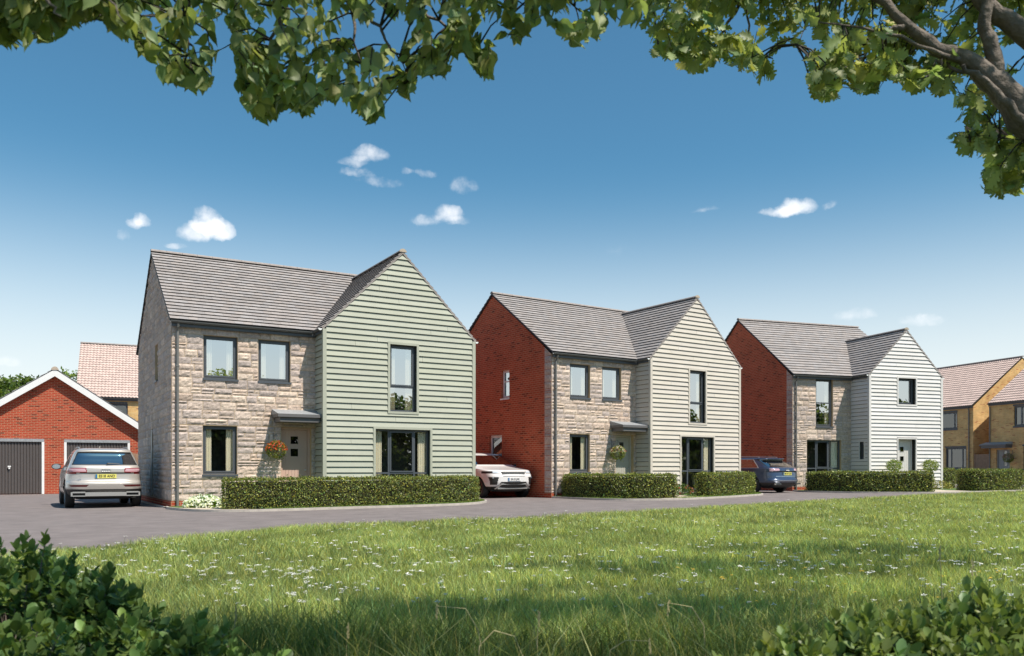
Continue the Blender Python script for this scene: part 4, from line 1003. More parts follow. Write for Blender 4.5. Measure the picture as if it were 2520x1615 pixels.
plate(C,4.375,.668,1,'plate_white','EA18 JAK'); mirror(C,-1,2.85,1.14,'black_trim',glass=-1); mirror(C,1,2.85,1.14,'black_trim',glass=-1)
mb=MB()
for i in range(4): mb.box((-.45,4.335,.858+i*.022),(.45,4.352,.865+i*.022))
for i in range(24): mb.box((-.45+i*.039,4.334,.852),(-.44+i*.039,4.35,.932))
mb.build('grille_mesh','silver_trim',C)
mb=MB(); mb.box((-.52,4.27,.485),(.52,4.345,.525))
for sg in (-1,1): mb.face([(sg*.52,4.34,.525),(sg*.46,4.34,.485),(sg*.66,4.24,.33),(sg*.74,4.24,.33)]); 
mb.box((-.60,4.20,.33),(.60,4.27,.40)); mb.build('skid_plate','silver_trim',C)
for sg in (-1,1):
    mb=MB(); mb.box((min(sg*.62,sg*.80),4.20,.705),(max(sg*.62,sg*.80),4.255,.73)); mb.build('daytime_light','clear_lens',C)
# navy estate, tail towards the camera
NE=dict(paint='navy_paint',rim='dark_rim',r=.34,wheels=(1.08,3.99),keys=[
 (.20,.36,4.55,.74),(.28,.16,4.75,.84),(.40,.06,4.88,.915),(.50,.0,4.92,.93),(.53,.005,4.92,.93),(.56,.04,4.91,.93),(.70,.075,4.86,.935),(.86,.10,4.72,.93),(.875,.07,4.7,.93),(.98,.10,3.95,.915),(1.03,.17,3.65,.90),(1.06,.25,3.5,.88),(1.20,.50,3.1,.80),(1.34,.72,2.7,.715),(1.365,.62,2.6,.70),(1.39,.60,2.5,.675),(1.43,.8,2.3,.58),(1.455,1.2,2.15,.44)],
 crease=[(.96,.022,.014),(.5,.05,.008)],spokes=15,seats=(1.9,2.9),
 parts=[('rear_window','car_glass',lambda x,y,z,r,f,s: r&(z>1.055)&(z<1.345)&(np.abs(x)<.80-(z-1.05)*.40)),
  ('window_trim','black_trim',lambda x,y,z,r,f,s: r&(z>1.045)&(z<1.36)&(np.abs(x)<.82-(z-1.05)*.40)&(y<1.2)),
  (('side_window',),'car_glass',lambda x,y,z,r,f,s: s&(z>1.02)&(z<1.345)&(y>.82+(z-1.02)*1.2)&(y<3.45-(z-1.02)*2.0)&(np.abs(y-1.85)>.035)&(np.abs(y-2.75)>.035)),
  (('window_chrome',),'silver_trim',lambda x,y,z,r,f,s: s&(z>1.0)&(z<1.362)&(y>.77+(z-1.02)*1.2)&(y<3.5-(z-1.02)*2.0)),
  ('windscreen','car_glass',lambda x,y,z,r,f,s: f&(z>1.08)&(z<1.40)),
  (('tail_light',),'pink_lens',lambda x,y,z,r,f,s: r&(y<.30)&(np.abs(x)>.46)&(z>.865+(.93-np.abs(x))*.08)&(z<.985)),
  ('shut_line','black_trim',lambda x,y,z,r,f,s: r&(y<.5)&(np.abs(x)<.60)&(z>.845)&(z<.868)),
  ('chrome_strip','chrome',lambda x,y,z,r,f,s: r&(y<.4)&(np.abs(x)<.62)&(z>.655)&(z<.675)),
  ('bumper_strip','silver_trim',lambda x,y,z,r,f,s: r&(y<.4)&(np.abs(x)<.78)&(z>.487)&(z<.503)),
  ('lower_cladding','black_trim',lambda x,y,z,r,f,s: r&(z<.42)),
 ])
t3=.60; rx_,ry_=11.10,33.35
C=car('parked_car','navy estate car with its tail out beside the red brick wall',(rx_,ry_,G(rx_)),t3,NE)
plate(C,.075,.775,-1,'plate_yellow','MA18 KOE'); rings(C,.0,.068,.93); rails(C,.95,3.0,.57,1.455)
for sg in (-1,1):
    mb=MB(); mb.box((min(sg*.46,sg*.78),.02,.335),(max(sg*.46,sg*.78),.09,.395)); e=mb.build('exhaust','chrome',C)
    mb=MB(); mb.box((min(sg*.475,sg*.765),.015,.345),(max(sg*.475,sg*.765),.03,.385)); mb.build('exhaust_opening','under',e)

# ------------------------------------------------------------------ trees far off
def far_tree(name,label,loc,H,rad,base,seed,cat='tree',group=None,n=5000,size=.3,kind=None,low=.62,sp=.30):
    rs=np.random.RandomState(seed); root=empty(name,loc,rs.uniform(0,6),label=label,cat=cat,group=group)
    t=MB(); tr=H*.025+.05
    t.tube([(0,0,-.3),(.05,0,H*.25),(-.05,.05,H*.5),(0,0,H*.8)],[tr*1.5,tr,tr*.7,tr*.2],8)
    C=[]; 
    for k in range(16):
        a=rs.uniform(0,2*PI); e=rs.uniform(-.35,1.); q=rs.uniform(.45,.8)
        c=np.array([rad*q*math.cos(a)*math.cos(e),rad*q*math.sin(a)*math.cos(e),H*low+H*sp*(math.sin(e)*q if low>.5 else rs.uniform(-1,1))]); C.append(c)
        t.tube([(0,0,H*.3+.02*k*H),tuple(c*.6+np.array([0,0,H*.2])),tuple(c)],[tr*.5,tr*.3,.02],5)
    t.build('trunk','bark',root)
    C=np.array(C); k=rs.randint(0,len(C),n); d=rdir(n,rs); rr=rs.uniform(.2,1,(n,1))**.45
    P=C[k]+d*rr*rad*np.array([.42,.42,.36])*rs.uniform(.7,1.15,(len(C),1))[k]
    leaves('crown',P,rdir(n,rs),d+rdir(n,rs)*.8,rs.uniform(.6,1.2,n)*size,*QUAD,'leaf',root,tints(n,base,.35,.1,rs))
    return root
far_tree('tree','round green tree showing left above the garage roof',(-37.5,62,-.3),9.6,3.6,(.10,.15,.03),51,size=.28,n=9000)
far_tree('tree','small green treetop between the garage ridge and the pinkish roof',(-32.6,62,-.3),9.8,2.8,(.13,.18,.04),52,size=.28,n=7000)
tb=far_tree('tree','broad leaved tree across the green, reflected in the windows',(30,-22,0),8.0,5.0,(.06,.085,.025),53,group='trees across the green',size=.55,n=7000,low=.42,sp=.42)
for i,(x,y,s) in enumerate([(37,-18,1.),(43,-13,.85),(49,-7,1.),(47,1,.85),(54,6,1.),(50,12,.7),(58,15,.95),(23,-26,.9),(56,22,.8),(62,-3,1.1),(38,-28,1.15),(50,19,.65),(16,-29,.95),(60,29,.8),(31,-34,1.2),(54,-16,1.1)]):
    c=copy_tree(tb); c.location=(x,y,G(x)); c.rotation_euler=(0,0,i*1.3); c.scale=(s,s,s)

# ------------------------------------------------------------------ overhanging trees
FX=2047.8
def pt(px,py,Y): return np.array([(px-1260)/FX*Y,Y,1.03+(1156-py)/FX*Y])
def proj(P): return 1260+FX*P[:,0]/P[:,1],1156-FX*(P[:,2]-1.03)/P[:,1]
LE=[(-400,60),(-60,90),(0,104),(62,104),(80,60),(100,100),(130,92),(150,68),(172,66),(200,46),(262,30),(272,62),(300,80),(318,108),(330,60),(348,140),(372,122),(388,152),(402,194),(430,200),(460,212),(505,212),(524,205),(540,135),(556,70),(572,62),(585,220),(610,262),(640,284),(680,292),(702,238),(738,274),(765,272),(790,240),(850,240),(868,262),(902,290),(935,284),(950,262),(960,186),(1005,236),(1030,180),(1070,178),(1095,178),(1120,130),(1140,100),(1165,150),(1192,190),(1206,200),(1218,155),(1214,60),(1236,78),(1262,96),(1284,102),(1300,88),(1318,40),(1336,22),(1352,60),(1362,80),(1405,102),(1432,102),(1446,92),(1480,76),(1500,40),(1540,48),(1578,50),(1592,20),(1600,-60)]
OE=[(1560,-40),(1575,60),(1594,130),(1604,165),(1614,140),(1640,135),(1660,150),(1700,172),(1748,172),(1770,150),(1790,150),(1820,165),(1850,182),(1872,195),(1905,204),(1915,130),(1950,120),(1976,160),(2000,232),(2041,248),(2072,208),(2082,165),(2100,215),(2124,242),(2160,222),(2180,180),(2205,196),(2220,208),(2247,218),(2280,236),(2325,234),(2338,196),(2352,165),(2358,215),(2372,255),(2400,270),(2450,270),(2470,300),(2520,330),(2700,420),(2900,500)]
def env(E,x): E=np.array(E,float); return np.interp(x,E[:,0],E[:,1])
def twigs(Pc,rs,nl,length,droop,spread=.9):
    """clusters of leaves along short drooping twigs; returns leaf bases, axes, normals and twig ends"""
    n=len(Pc); d=rdir(n,rs)*spread+np.array([0,0,-droop]); d/=np.linalg.norm(d,axis=1,keepdims=True)
    L=rs.uniform(.6,1.3,(n,1))*length
    k=np.arange(nl)/nl
    B=Pc[:,None,:]+d[:,None,:]*L[:,None,:]*k[None,:,None]
    side=np.cross(d,[0,0,1.]); side/=np.linalg.norm(side,axis=1,keepdims=True)+1e-6
    sgn=np.where(np.arange(nl)%2==0,1,-1)[None,:,None]
    A=d[:,None,:]*.5+side[:,None,:]*sgn*.6+rs.normal(0,.3,(n,nl,3))+np.array([0,0,-droop*.6])
    Nn=rs.normal(0,.6,(n,nl,3))+np.array([.1,-.55,.35])
    return B.reshape(-1,3),A.reshape(-1,3),Nn.reshape(-1,3),Pc,Pc+d*L
def overhang_tree(name,label,trunk,limbs,region,mk,template,base,seed,extra,leafsize,nl,tl,droop,nreg):
    rs=np.random.RandomState(seed); root=empty(name,trunk[0][0],0,label=label,cat='tree'); o=np.array(trunk[0][0])
    t=MB(); t.tube([tuple(np.array(p)-o) for p,r in trunk],[r for p,r in trunk],14)
    allp=[]
    for l in limbs:
        P=[np.array(p[:3])-o for p in l]; pts=[];rr=[]
        for i in range(len(P)-1):
            for k in range(4):
                f=k/4; pts.append(P[i]*(1-f)+P[i+1]*f+rs.normal(0,.006,3)); rr.append(l[i][3]*(1-f)+l[i+1][3]*f)
        pts.append(P[-1]); rr.append(l[-1][3]); t.tube([tuple(p) for p in pts],rr,8); allp+=[(p,r) for p,r in zip(pts,rr)]
    t.build('trunk','bark',root,smooth=True)
    Pc=region(rs,nreg); B,A,Nn,s0,s1=twigs(Pc,rs,nl,tl,droop)
    ok=mk(B+A/np.linalg.norm(A,axis=1,keepdims=True)*leafsize*.9)&mk(B)
    ex=[]
    for (c,r,n) in extra:  # unseen leaf clusters, added out of frame to shade the foreground
        d=rdir(n,rs)*rs.uniform(0,1,(n,1))**(1/2.5); ex.append(np.array(c)+d*np.array(r))
    E=np.concatenate(ex); eb,ea,en,e0,e1=twigs(E,rs,nl,tl,droop); px,py=proj(eb); vis=(eb[:,1]>.3)&(px>-150)&(px<2670)&(py>-60)&(py<1700); 
    B=np.concatenate([B[ok],eb[~vis]]);A=np.concatenate([A[ok],ea[~vis]]);Nn=np.concatenate([Nn[ok],en[~vis]]); n=len(B)
    leaves('foliage',B-o,A,Nn,rs.uniform(.75,1.2,n)*leafsize,*template,'leaf',root,tints(n,base,.22,.10,rs))
    # twigs: thin stems for clusters that lie in view, joined to the nearest limb point
    keep=mk(s0)&mk(s1); s0=s0[keep];s1=s1[keep]; w=MB(); LP=np.array([p for p,r in allp])
    for a,b in zip(s0-o,s1-o):
        w.tube([tuple(a),tuple((a+b)/2+rs.normal(0,.004,3)),tuple(b)],[.0028,.002,.0012],4,False)
        q=LP[np.argmin(((LP-a)**2).sum(1))]; dd=np.linalg.norm(q-a)
        if dd<.26: w.tube([tuple(a),tuple((a+q)/2+np.array([0,0,.12*dd])),tuple(q)],[.003,.004,.006],4,False)
    w.build('twigs','twig',root)
    return root
LSP=[(600,225),(640,272),(680,280),(720,225),(760,262),(880,272),(920,276),(1010,222),(1130,125),(1170,165),(1203,182),(1190,140),(1275,86),(1415,88),(470,200),(430,190),(505,205),(620,160),(605,190),(1060,170),(820,235)]
OSP=[(2000,220),(2040,232),(2120,228),(2160,205),(2230,200),(2280,222),(2320,220),(1900,190),(1745,158),(1700,155),(1610,148),(1830,170),(2072,195)]
def lreg(rs,n):
    out=[]
    while len(out)<n:
        px=rs.uniform(-350,1600); e=env(LE,px)
        if rs.uniform()<.13:
            c=LSP[rs.randint(len(LSP))]; out.append(pt(c[0]+rs.normal(0,16),c[1]-34+rs.normal(0,14),rs.uniform(3.2,3.5))); continue 
        if px<335: Y=rs.uniform(2.5,3.0); lo=-160
        else: Y=rs.uniform(2.8,3.7); lo=-170
        py=e-6-(e-6-lo)*rs.uniform(0,1)**1.1
        P=pt(px,py,Y)
        if noise.noise(Vector((P[0]*3.2,P[1]*2,P[2]*3.2)))<-.04 and py>-40 and rs.uniform()<.85: continue
        # thin out the sparse sprays at the right hand end and between the hanging sprays
        out.append(P)
    return np.array(out)
def lmask(P):
    px,py=proj(P); return (py<env(LE,px)+13)&(px<1606)
def oreg(rs,n):
    out=[]; CL=[(2425,235,62,42,.18),(2400,335,55,36,.16),(2490,372,42,50,.14),(2468,438,46,36,.12),(2520,300,50,70,.15)]
    while len(out)<n:
        if rs.uniform()<.09:
            c=CL[rs.choice(5)]; a=rs.uniform(0,2*PI); q=rs.uniform()**.5; px=c[0]+c[2]*q*math.cos(a); py=c[1]+c[3]*q*math.sin(a); Y=rs.uniform(4.1,4.7); out.append(pt(px,py-10,Y)); continue
        if rs.uniform()<.07:
            c=OSP[rs.randint(len(OSP))]; out.append(pt(c[0]+rs.normal(0,14),c[1]-40+rs.normal(0,10),rs.uniform(3.9,4.3))); continue
        px=rs.uniform(1585,2900); e=env(OE,px)-10; lo=-230; Y=rs.uniform(3.8,4.6)
        if px>2352: e=min(e,200)
        py=e-(e-lo)*rs.uniform(0,1)**1.1; P=pt(px,py,Y)
        if noise.noise(Vector((P[0]*2.6+9,P[1]*1.6,P[2]*2.6)))<-.14 and py>-40 and rs.uniform()<.85: continue
        if px>2260 and 30<py<235 and rs.uniform()<.5: continue
        if px>2180: P=pt(px,py,max(Y,4.3))
        out.append(P)
    return np.array(out)
def omask(P):
    px,py=proj(P); m=(py<env(OE,px)+6)&(px>1540)
    for c in [(2425,235,80,58),(2400,335,74,50),(2490,372,60,66),(2468,438,62,50),(2520,300,66,84)]: m|=((px-c[0])/c[2])**2+((py-c[1])/c[3])**2<1
    return m
LKY=.80; LKR=1.
def L4(*a): return [tuple(pt(px,py,Y*LKY))+(r*LKY*LKR,) for px,py,Y,r in a]
lind_l=[L4((200,-900,4.0,.06),(420,-420,4.2,.035),(640,-120,4.2,.018),(690,60,4.2,.010),(655,130,4.2,.006),(690,190,4.2,.004),(672,240,4.2,.002)),
 L4((200,-900,4.0,.05),(600,-500,4.3,.03),(842,-60,4.3,.012),(871,58,4.3,.008),(880,130,4.3,.005),(905,230,4.3,.002)),
 L4((420,-420,4.2,.03),(700,-260,4.1,.022),(880,0,4.1,.012),(929,67,4.1,.008),(961,111,4.1,.006),(990,163,4.1,.003),(1005,200,4.1,.002)),
 L4((600,-500,4.3,.03),(900,-160,4.4,.018),(1022,15,4.4,.010),(1095,67,4.4,.007),(1153,111,4.4,.005),(1200,175,4.4,.002)),
 L4((200,-900,4.0,.04),(400,-200,3.9,.012),(470,10,3.9,.006),(455,110,3.9,.004),(480,180,3.9,.002)),
 L4((900,-160,4.4,.012),(1180,-80,4.5,.008),(1240,0,4.5,.005),(1275,70,4.5,.002)),
 L4((900,-160,4.4,.012),(1300,-120,4.6,.008),(1405,5,4.6,.005),(1424,55,4.6,.003),(1415,85,4.6,.002)),
 L4((1300,-120,4.6,.007),(1500,-40,4.6,.004),(1560,20,4.6,.002)),
 L4((-200,-700,2.7,.03),(60,-120,2.7,.010),(120,10,2.7,.005),(150,40,2.7,.002)),
 L4((60,-120,2.7,.008),(240,-30,2.7,.004),(310,60,2.7,.002))]
tr_l=[((-6.2,1.6,0),.26),((-6.1,1.65,1.6),.22),((-5.7,2.0,3.4),.19),((-4.6,2.9,4.9),.13),((-2.6,3.7,5.15),.075),(tuple(pt(200,-900,3.2)),.05)]
lind_l.append([(-4.6,2.9,4.9,.08),(-3.0,2.6,4.2,.05)]+L4((-200,-700,2.7,.03)))
overhang_tree('linden_tree','tree with pointed oval leaves hanging into the top left',tr_l,lind_l,lreg,lmask,LIND,(.24,.29,.11),61,
  [((-.7,1.6,4.4),(2.2,1.2,.7),420),((-4.6,2.0,5.4),(2.2,1.8,1.2),260),((.4,2.5,4.3),(1.9,.9,.5),300)],.060,7,.13,.85,900)
LKY=.88; LKR=.82
oak_l=[L4((2900,700,4.6,.145),(2640,410,4.6,.125),(2520,290,4.6,.105),(2450,205,4.6,.085),(2380,150,4.6,.055),(2300,120,4.6,.045),(2230,60,4.6,.035),(2120,-40,4.7,.026),(1960,-90,4.8,.02),(1833,-10,4.8,.014),(1783,76,4.8,.009),(1743,128,4.8,.004)),
 L4((2640,410,4.6,.08),(2700,200,4.7,.085),(2520,85,4.7,.07),(2430,20,4.7,.055),(2360,-60,4.7,.04),(2200,-200,4.8,.03)),
 L4((2455,210,4.6,.06),(2440,120,4.6,.048),(2422,50,4.6,.042),(2432,-60,4.6,.035),(2380,-260,4.7,.02)),
 L4((2560,350,4.6,.05),(2480,262,4.52,.03),(2425,200,4.52,.022),(2370,160,4.55,.015)),
 L4((2410,185,4.6,.02),(2350,170,4.6,.012),(2305,150,4.6,.008),(2285,190,4.6,.003)),
 L4((2230,60,4.6,.022),(2170,82,4.6,.016),(2140,110,4.6,.012),(2120,150,4.6,.007),(2050,200,4.6,.002)),
 L4((1833,0,4.8,.010),(1842,82,4.8,.007),(1868,143,4.8,.004),(1890,190,4.8,.002)),
 L4((1783,76,4.8,.007),(1720,80,4.9,.004),(1620,110,4.9,.002)),
 L4((2640,410,4.6,.03),(2560,400,4.9,.015),(2500,330,4.9,.010),(2430,352,4.9,.005),(2370,350,4.9,.002)),
 L4((2560,400,4.9,.012),(2510,360,4.9,.009),(2480,420,4.9,.004),(2465,460,4.9,.002)),
 L4((2380,150,4.6,.02),(2260,110,4.4,.012),(2080,60,4.4,.007),(1990,60,4.4,.004),(1960,110,4.4,.002))]
tr_o=[((5.3,3.7,0),.30),((5.2,3.75,1.0),.24),((4.3,3.85,1.6),.19),(tuple(pt(2900,700,4.05)),.13)]
overhang_tree('oak_tree','oak tree with lobed leaves and a thick limb at the top right',tr_o,oak_l,oreg,omask,(OAK[0],OAK[1]),(.28,.325,.12),62,
  [((4.0,3.4,5.0),(2.6,2.0,1.3),520),((4.9,5.9,5.5),(2.4,.8,.6),420),((6.7,7.6,5.9),(1.8,.7,.5),260),((1.8,1.9,5.0),(1.4,1.2,.7),200),((7.2,6.6,5.6),(1.6,1.2,.9),150)],.092,6,.14,.6,760)

# ------------------------------------------------------------------ foreground bushes
def bush(name,label,c,mounds,seed,base=(.11,.175,.05),ns=620,leaf=.047):
    rs=np.random.RandomState(seed); root=empty(name,(c[0],c[1],G(c[0])),0,label=label,cat='bush')
    Ps=[];As=[];Ns=[];cols=[]; br=MB()
    for (mx,my,rx,ry,h) in mounds:
        k=int(ns*rx*ry/.2); d=rdir(k,rs); d[:,2]=np.abs(d[:,2]); rr=rs.uniform(.45,1.,(k,1))**.35
        bump=np.array([1+.16*noise.noise(Vector((q[0]*3+seed,q[1]*3,q[2]*3))) for q in d])[:,None]
        T=d*rr*bump*np.array([rx,ry,h])+np.array([mx,my,0])
        ax_=d*np.array([.8,.8,.7])+np.array([0,0,.55])+rs.normal(0,.25,(k,3)); ax_/=np.linalg.norm(ax_,axis=1,keepdims=True)
        for i in range(k):
            if i%3==0: br.tube([(mx,my,.05),tuple((T[i]+np.array([mx,my,0]))/2),tuple(T[i])],[.006,.004,.002],4,False)
        nl=9; ang=rs.uniform(0,2*PI,(k,1))+np.arange(nl)[None]*2.4; u=np.cross(ax_,[.3,.2,1.]); u/=np.linalg.norm(u,axis=1,keepdims=True); v=np.cross(ax_,u)
        rad=u[:,None]*np.cos(ang)[...,None]+v[:,None]*np.sin(ang)[...,None]; up=np.linspace(.15,1.1,nl)[None,:,None]
        Bp=T[:,None]+ax_[:,None]*np.linspace(-.06,.02,nl)[None,:,None]
        A=rad*(1.15-up*.7)+ax_[:,None]*up+np.array([0,0,.1]); Nn=ax_[:,None]*1.0-rad*.5+rs.normal(0,.15,(k,nl,3))
        Ps.append(Bp.reshape(-1,3));As.append(A.reshape(-1,3));Ns.append(Nn.reshape(-1,3))
        cols.append(np.repeat(tints(k,base,.22,.08,rs),nl,0))
    P=np.concatenate(Ps);A=np.concatenate(As);Nn=np.concatenate(Ns);n=len(P)
    leaves('foliage',P,A,Nn,rs.uniform(.7,1.15,n)*leaf,*OVAL,'leaf_gloss',root,np.concatenate(cols)*rs.uniform(.85,1.15,(n,1)))
    br.build('branches','bark',root); return root
bush('bush','glossy leaved bush in the bottom left corner',(-1.95,3.1),[(0,.15,.62,.45,.70),(-.15,-.35,.5,.4,.62),(.42,.05,.34,.32,.56)],71)
bush('bush','lower glossy leaved bush beside the bottom left corner bush',(-1.15,2.85),[(-.12,.05,.44,.35,.46),(.16,.05,.30,.28,.34),(-.5,-.2,.3,.3,.52)],72)
bush('bush','glossy leaved bush at the bottom edge right of the meadow grasses',(1.2,2.8),[(.02,.05,.34,.3,.48),(-.24,-.02,.24,.24,.42),(-.46,-.05,.2,.2,.36),(-.66,-.05,.2,.18,.31),(-.86,-.05,.16,.16,.24),(.28,.1,.26,.3,.50)],73,base=(.16,.215,.065))
bush('bush','glossy leaved bush in the bottom right corner',(1.72,2.9),[(-.02,.1,.36,.34,.52),(.34,.0,.36,.36,.54),(-.15,-.35,.4,.35,.42)],74,base=(.15,.205,.06))

# ------------------------------------------------------------------ lawn grass
RNa=np.array([(x,y) for x,y in RN if True],float)
def on_grass(x,y): return y<np.interp(x,RNa[:,0],RNa[:,1])-.05
def grass(name,bands,label,seed,m='blade',kind='stuff'):
    rs=np.random.RandomState(seed); VV=[];FF=[];CC=[];off=0
    for (y0,y1,den,wd,h0,h1,base) in bands:
        xa=-.66*y1-1.2; xb=.66*y1+1.2; n=int(den*(y1-y0)*(xb-xa)); y=rs.uniform(y0,y1,n); x=rs.uniform(xa,xb,n)
        k=on_grass(x,y)&(np.abs(x)<.66*y+1.2); x=x[k];y=y[k]
        nz=np.array([noise.noise(Vector((a*1.3,b*1.3,seed))) for a,b in zip(x[::1],y[::1])]) if len(x)<150000 else rs.normal(0,.3,len(x))
        nz2=np.sin(x*1.7+np.sin(y*1.1)*2)*np.cos(y*1.9+np.sin(x*.8)*1.5)
        n=len(x); h=rs.uniform(h0,h1,n)*(1+.45*nz+.12*nz2); w=wd*rs.uniform(.7,1.3,n); a=rs.uniform(0,2*PI,n); lean=rs.uniform(.2,1.0,n)*h; la=rs.uniform(0,2*PI,n)
        dx=np.cos(a)*w/2; dy=np.sin(a)*w/2; lx=np.cos(la)*lean; ly=np.sin(la)*lean; z=.0045*(x+9)
        V=np.zeros((n,5,3)); 
        V[:,0]=np.stack([x-dx,y-dy,z],1);V[:,1]=np.stack([x+dx,y+dy,z],1)
        V[:,2]=np.stack([x+dx*.8+lx*.3,y+dy*.8+ly*.3,z+h*.6],1);V[:,3]=np.stack([x-dx*.8+lx*.3,y-dy*.8+ly*.3,z+h*.6],1);V[:,4]=np.stack([x+lx,y+ly,z+h],1)
        F=(np.array([(0,1,2),(0,2,3),(3,2,4)])[None]+(np.arange(n)*5)[:,None,None]).reshape(-1,3)+off; off+=n*5
        c=tints(n,base,.32,.13,rs)*(1+.30*nz2[:,None]*.6+.5*nz[:,None]); dry=rs.uniform(size=n)<.10; c[dry]=np.array([.30,.29,.09])*rs.uniform(.7,1.2,(dry.sum(),1)); c=np.clip(c,.005,.8)
        VV.append(V.reshape(-1,3));FF.append(F);CC.append(np.repeat(c,5,0))
    o=np_mesh(name,np.concatenate(VV),np.concatenate(FF),m,None,np.concatenate(CC)); return tag(o,label,'grass',kind=kind)
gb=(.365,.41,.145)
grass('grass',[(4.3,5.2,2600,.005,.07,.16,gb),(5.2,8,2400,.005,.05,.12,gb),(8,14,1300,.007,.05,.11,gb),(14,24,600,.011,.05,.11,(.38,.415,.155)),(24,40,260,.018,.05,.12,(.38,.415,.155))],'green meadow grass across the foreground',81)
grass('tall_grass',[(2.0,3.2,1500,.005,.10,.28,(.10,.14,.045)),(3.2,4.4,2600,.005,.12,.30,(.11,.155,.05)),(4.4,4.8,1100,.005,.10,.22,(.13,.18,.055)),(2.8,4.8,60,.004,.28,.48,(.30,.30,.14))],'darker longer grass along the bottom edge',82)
# grass verges inside the kerbs
def verge(Kp,inn,seed,n=2500):
    rs=np.random.RandomState(seed); P=np.array(Kp); s=np.concatenate([[0],np.cumsum(np.linalg.norm(np.diff(P,axis=0),axis=1))]); t=rs.uniform(0,s[-1],n)
    d=np.gradient(P,axis=0); d/=np.linalg.norm(d,axis=1,keepdims=True); o=rs.uniform(.07,inn,n)
    x=np.interp(t,s,P[:,0])-np.interp(t,s,d[:,1])*o; y=np.interp(t,s,P[:,1])+np.interp(t,s,d[:,0])*o
    return np.stack([x,y,.0045*(x+9)+.05],1)
vs=np.concatenate([verge(K1[len(K1)*2//5:],.45,1,5000),verge(K2[len(K2)//2:],.55,2,4000),verge(K2[:len(K2)//3],.3,3,1200)]); n=len(vs)
tag(leaves('verge_grass',vs,rdir(n)*.4+np.array([0,0,1.]),rdir(n),NR.uniform(.03,.07,n),[(-.1,0,0),(.1,0,0),(0,1,.1)],[(0,1,2)],'blade',None,tints(n,(.2,.27,.07),.3)),'short grass growing inside the plot kerbs','grass',kind='stuff')

# ------------------------------------------------------------------ wild flowers
def flower_mesh(mb,x,y,z,h,r,rs,mi_head):
    tx,ty=x+rs.uniform(-.03,.03),y+rs.uniform(-.03,.03)
    mb.mi=0; mb.tube([(x,y,z),(tx,ty,z+h)],.0016,3,False)
    mb.mi=mi_head; n=15
    for k in range(n):
        a=rs.uniform(0,2*PI); q=r*math.sqrt(rs.uniform(0,1)); s=r*rs.uniform(.22,.4); cx,cy=tx+q*math.cos(a),ty+q*math.sin(a); cz=z+h+rs.uniform(-.005,.006)-q*q*2
        b=rs.uniform(0,2); t=rs.uniform(-.3,.3)
        mb.face([(cx+s*math.cos(b+j*PI/2),cy+s*math.sin(b+j*PI/2),cz+t*s*math.cos(j*PI/2)) for j in range(4)])
rf_=random.Random(5); pts=[]
CLU=[(rf_.uniform(-.62,.66),1/rf_.uniform(1/28,1/6.0),rf_.uniform(.04,.16)) for _ in range(120)]
while len(pts)<950:
    if rf_.random()<.35:
        Y=1/rf_.uniform(1/34,1/5.2); k=rf_.uniform(-.62,.66)
    else:
        c=rf_.choice(CLU); k=c[0]+rf_.gauss(0,1)*c[2]*.45; Y=1/(1/c[1]+rf_.gauss(0,.012))
        if Y<4.7 or Y>36: continue
    x=k*Y
    if on_grass(x+.0,Y+.1): pts.append((x,Y))
pts.sort(key=lambda p:p[1])
protos=[]
for k in range(5):
    mb=MB(); flower_mesh(mb,0,0,0,rf_.uniform(.11,.18),rf_.uniform(.014,.025),rf_,1); o=mb.build('wild_flower',['stem_green','petal_yellow' if k==4 else 'petal_white'],None); protos.append(o); COL.objects.unlink(o)
for i,(x,y) in enumerate(pts[:300]):
    yel=(x>.15*y and y<7.2 and rf_.random()<.22); q=protos[4] if yel else protos[i%4]
    c=q.copy(); COL.objects.link(c); c.location=(x,y,G(x)-.01); c.rotation_euler=(rf_.uniform(-.12,.12),rf_.uniform(-.12,.12),rf_.uniform(0,6)); s=rf_.uniform(.75,1.15); c.scale=(s,s,s)
    tag(c,'small yellow wild flower standing in the meadow grass' if yel else 'small white wild flower standing in the meadow grass','flower','yellow wild flowers in the meadow grass' if yel else 'white wild flowers in the meadow grass')
mb=MB()
for (x,y) in pts[300:]: flower_mesh(mb,x,y,G(x),rf_.uniform(.09,.15),rf_.uniform(.02,.032),rf_,1)
tag(mb.build('distant_wild_flowers',['stem_green','petal_white'],None),'white wild flowers scattered over the far meadow grass','flowers',kind='stuff')
def stalk(px,pts_,label,r=.0035):
    P=[pt(*p) for p in pts_]; base=P[0].copy(); base[2]=G(base[0]); P=[base]+P[1:]; o=empty('dry_grass_stalk',tuple(base),0,label=label,cat='grass stalk',group='dry grass stalks along the bottom edge')
    out=[]
    for i in range(len(P)-1):
        for k in range(5): f=k/5; out.append(tuple(P[i]*(1-f)+P[i+1]*f-base))
    out.append(tuple(P[-1]-base)); mb=MB(); mb.tube(out,[r*(1-.7*i/len(out)) for i in range(len(out))],5); mb.build('stem','straw',o)
    e=MB(); a=Vector(out[-1])
    for k in range(14):
        b=a+Vector((rf_.uniform(-.005,.005),rf_.uniform(-.005,.005),-.005*k)); e.face([b,b+Vector((.003,0,.008)),b+Vector((0,.0,.018)),b+Vector((-.003,0,.008))])
    e.build('seed_head','straw',o)
stalk(0,[(1165,1660,3.4),(1180,1590,3.4),(1216,1552,3.4),(1266,1566,3.4),(1288,1620,3.4)],'bent straw stalk folded over at the bottom centre')
stalk(0,[(1200,1700,3.9),(1176,1550,3.9),(1146,1498,3.9),(1075,1492,3.9)],'straw stalk leaning left with its tip drooping')
stalk(0,[(1324,1700,3.7),(1322,1580,3.7),(1326,1510,3.7)],'upright thin straw stalk near the bottom centre')
stalk(0,[(1490,1680,3.6),(1502,1600,3.6),(1540,1576,3.6),(1600,1578,3.6)],'thin stalk curving right left of the broken straw')
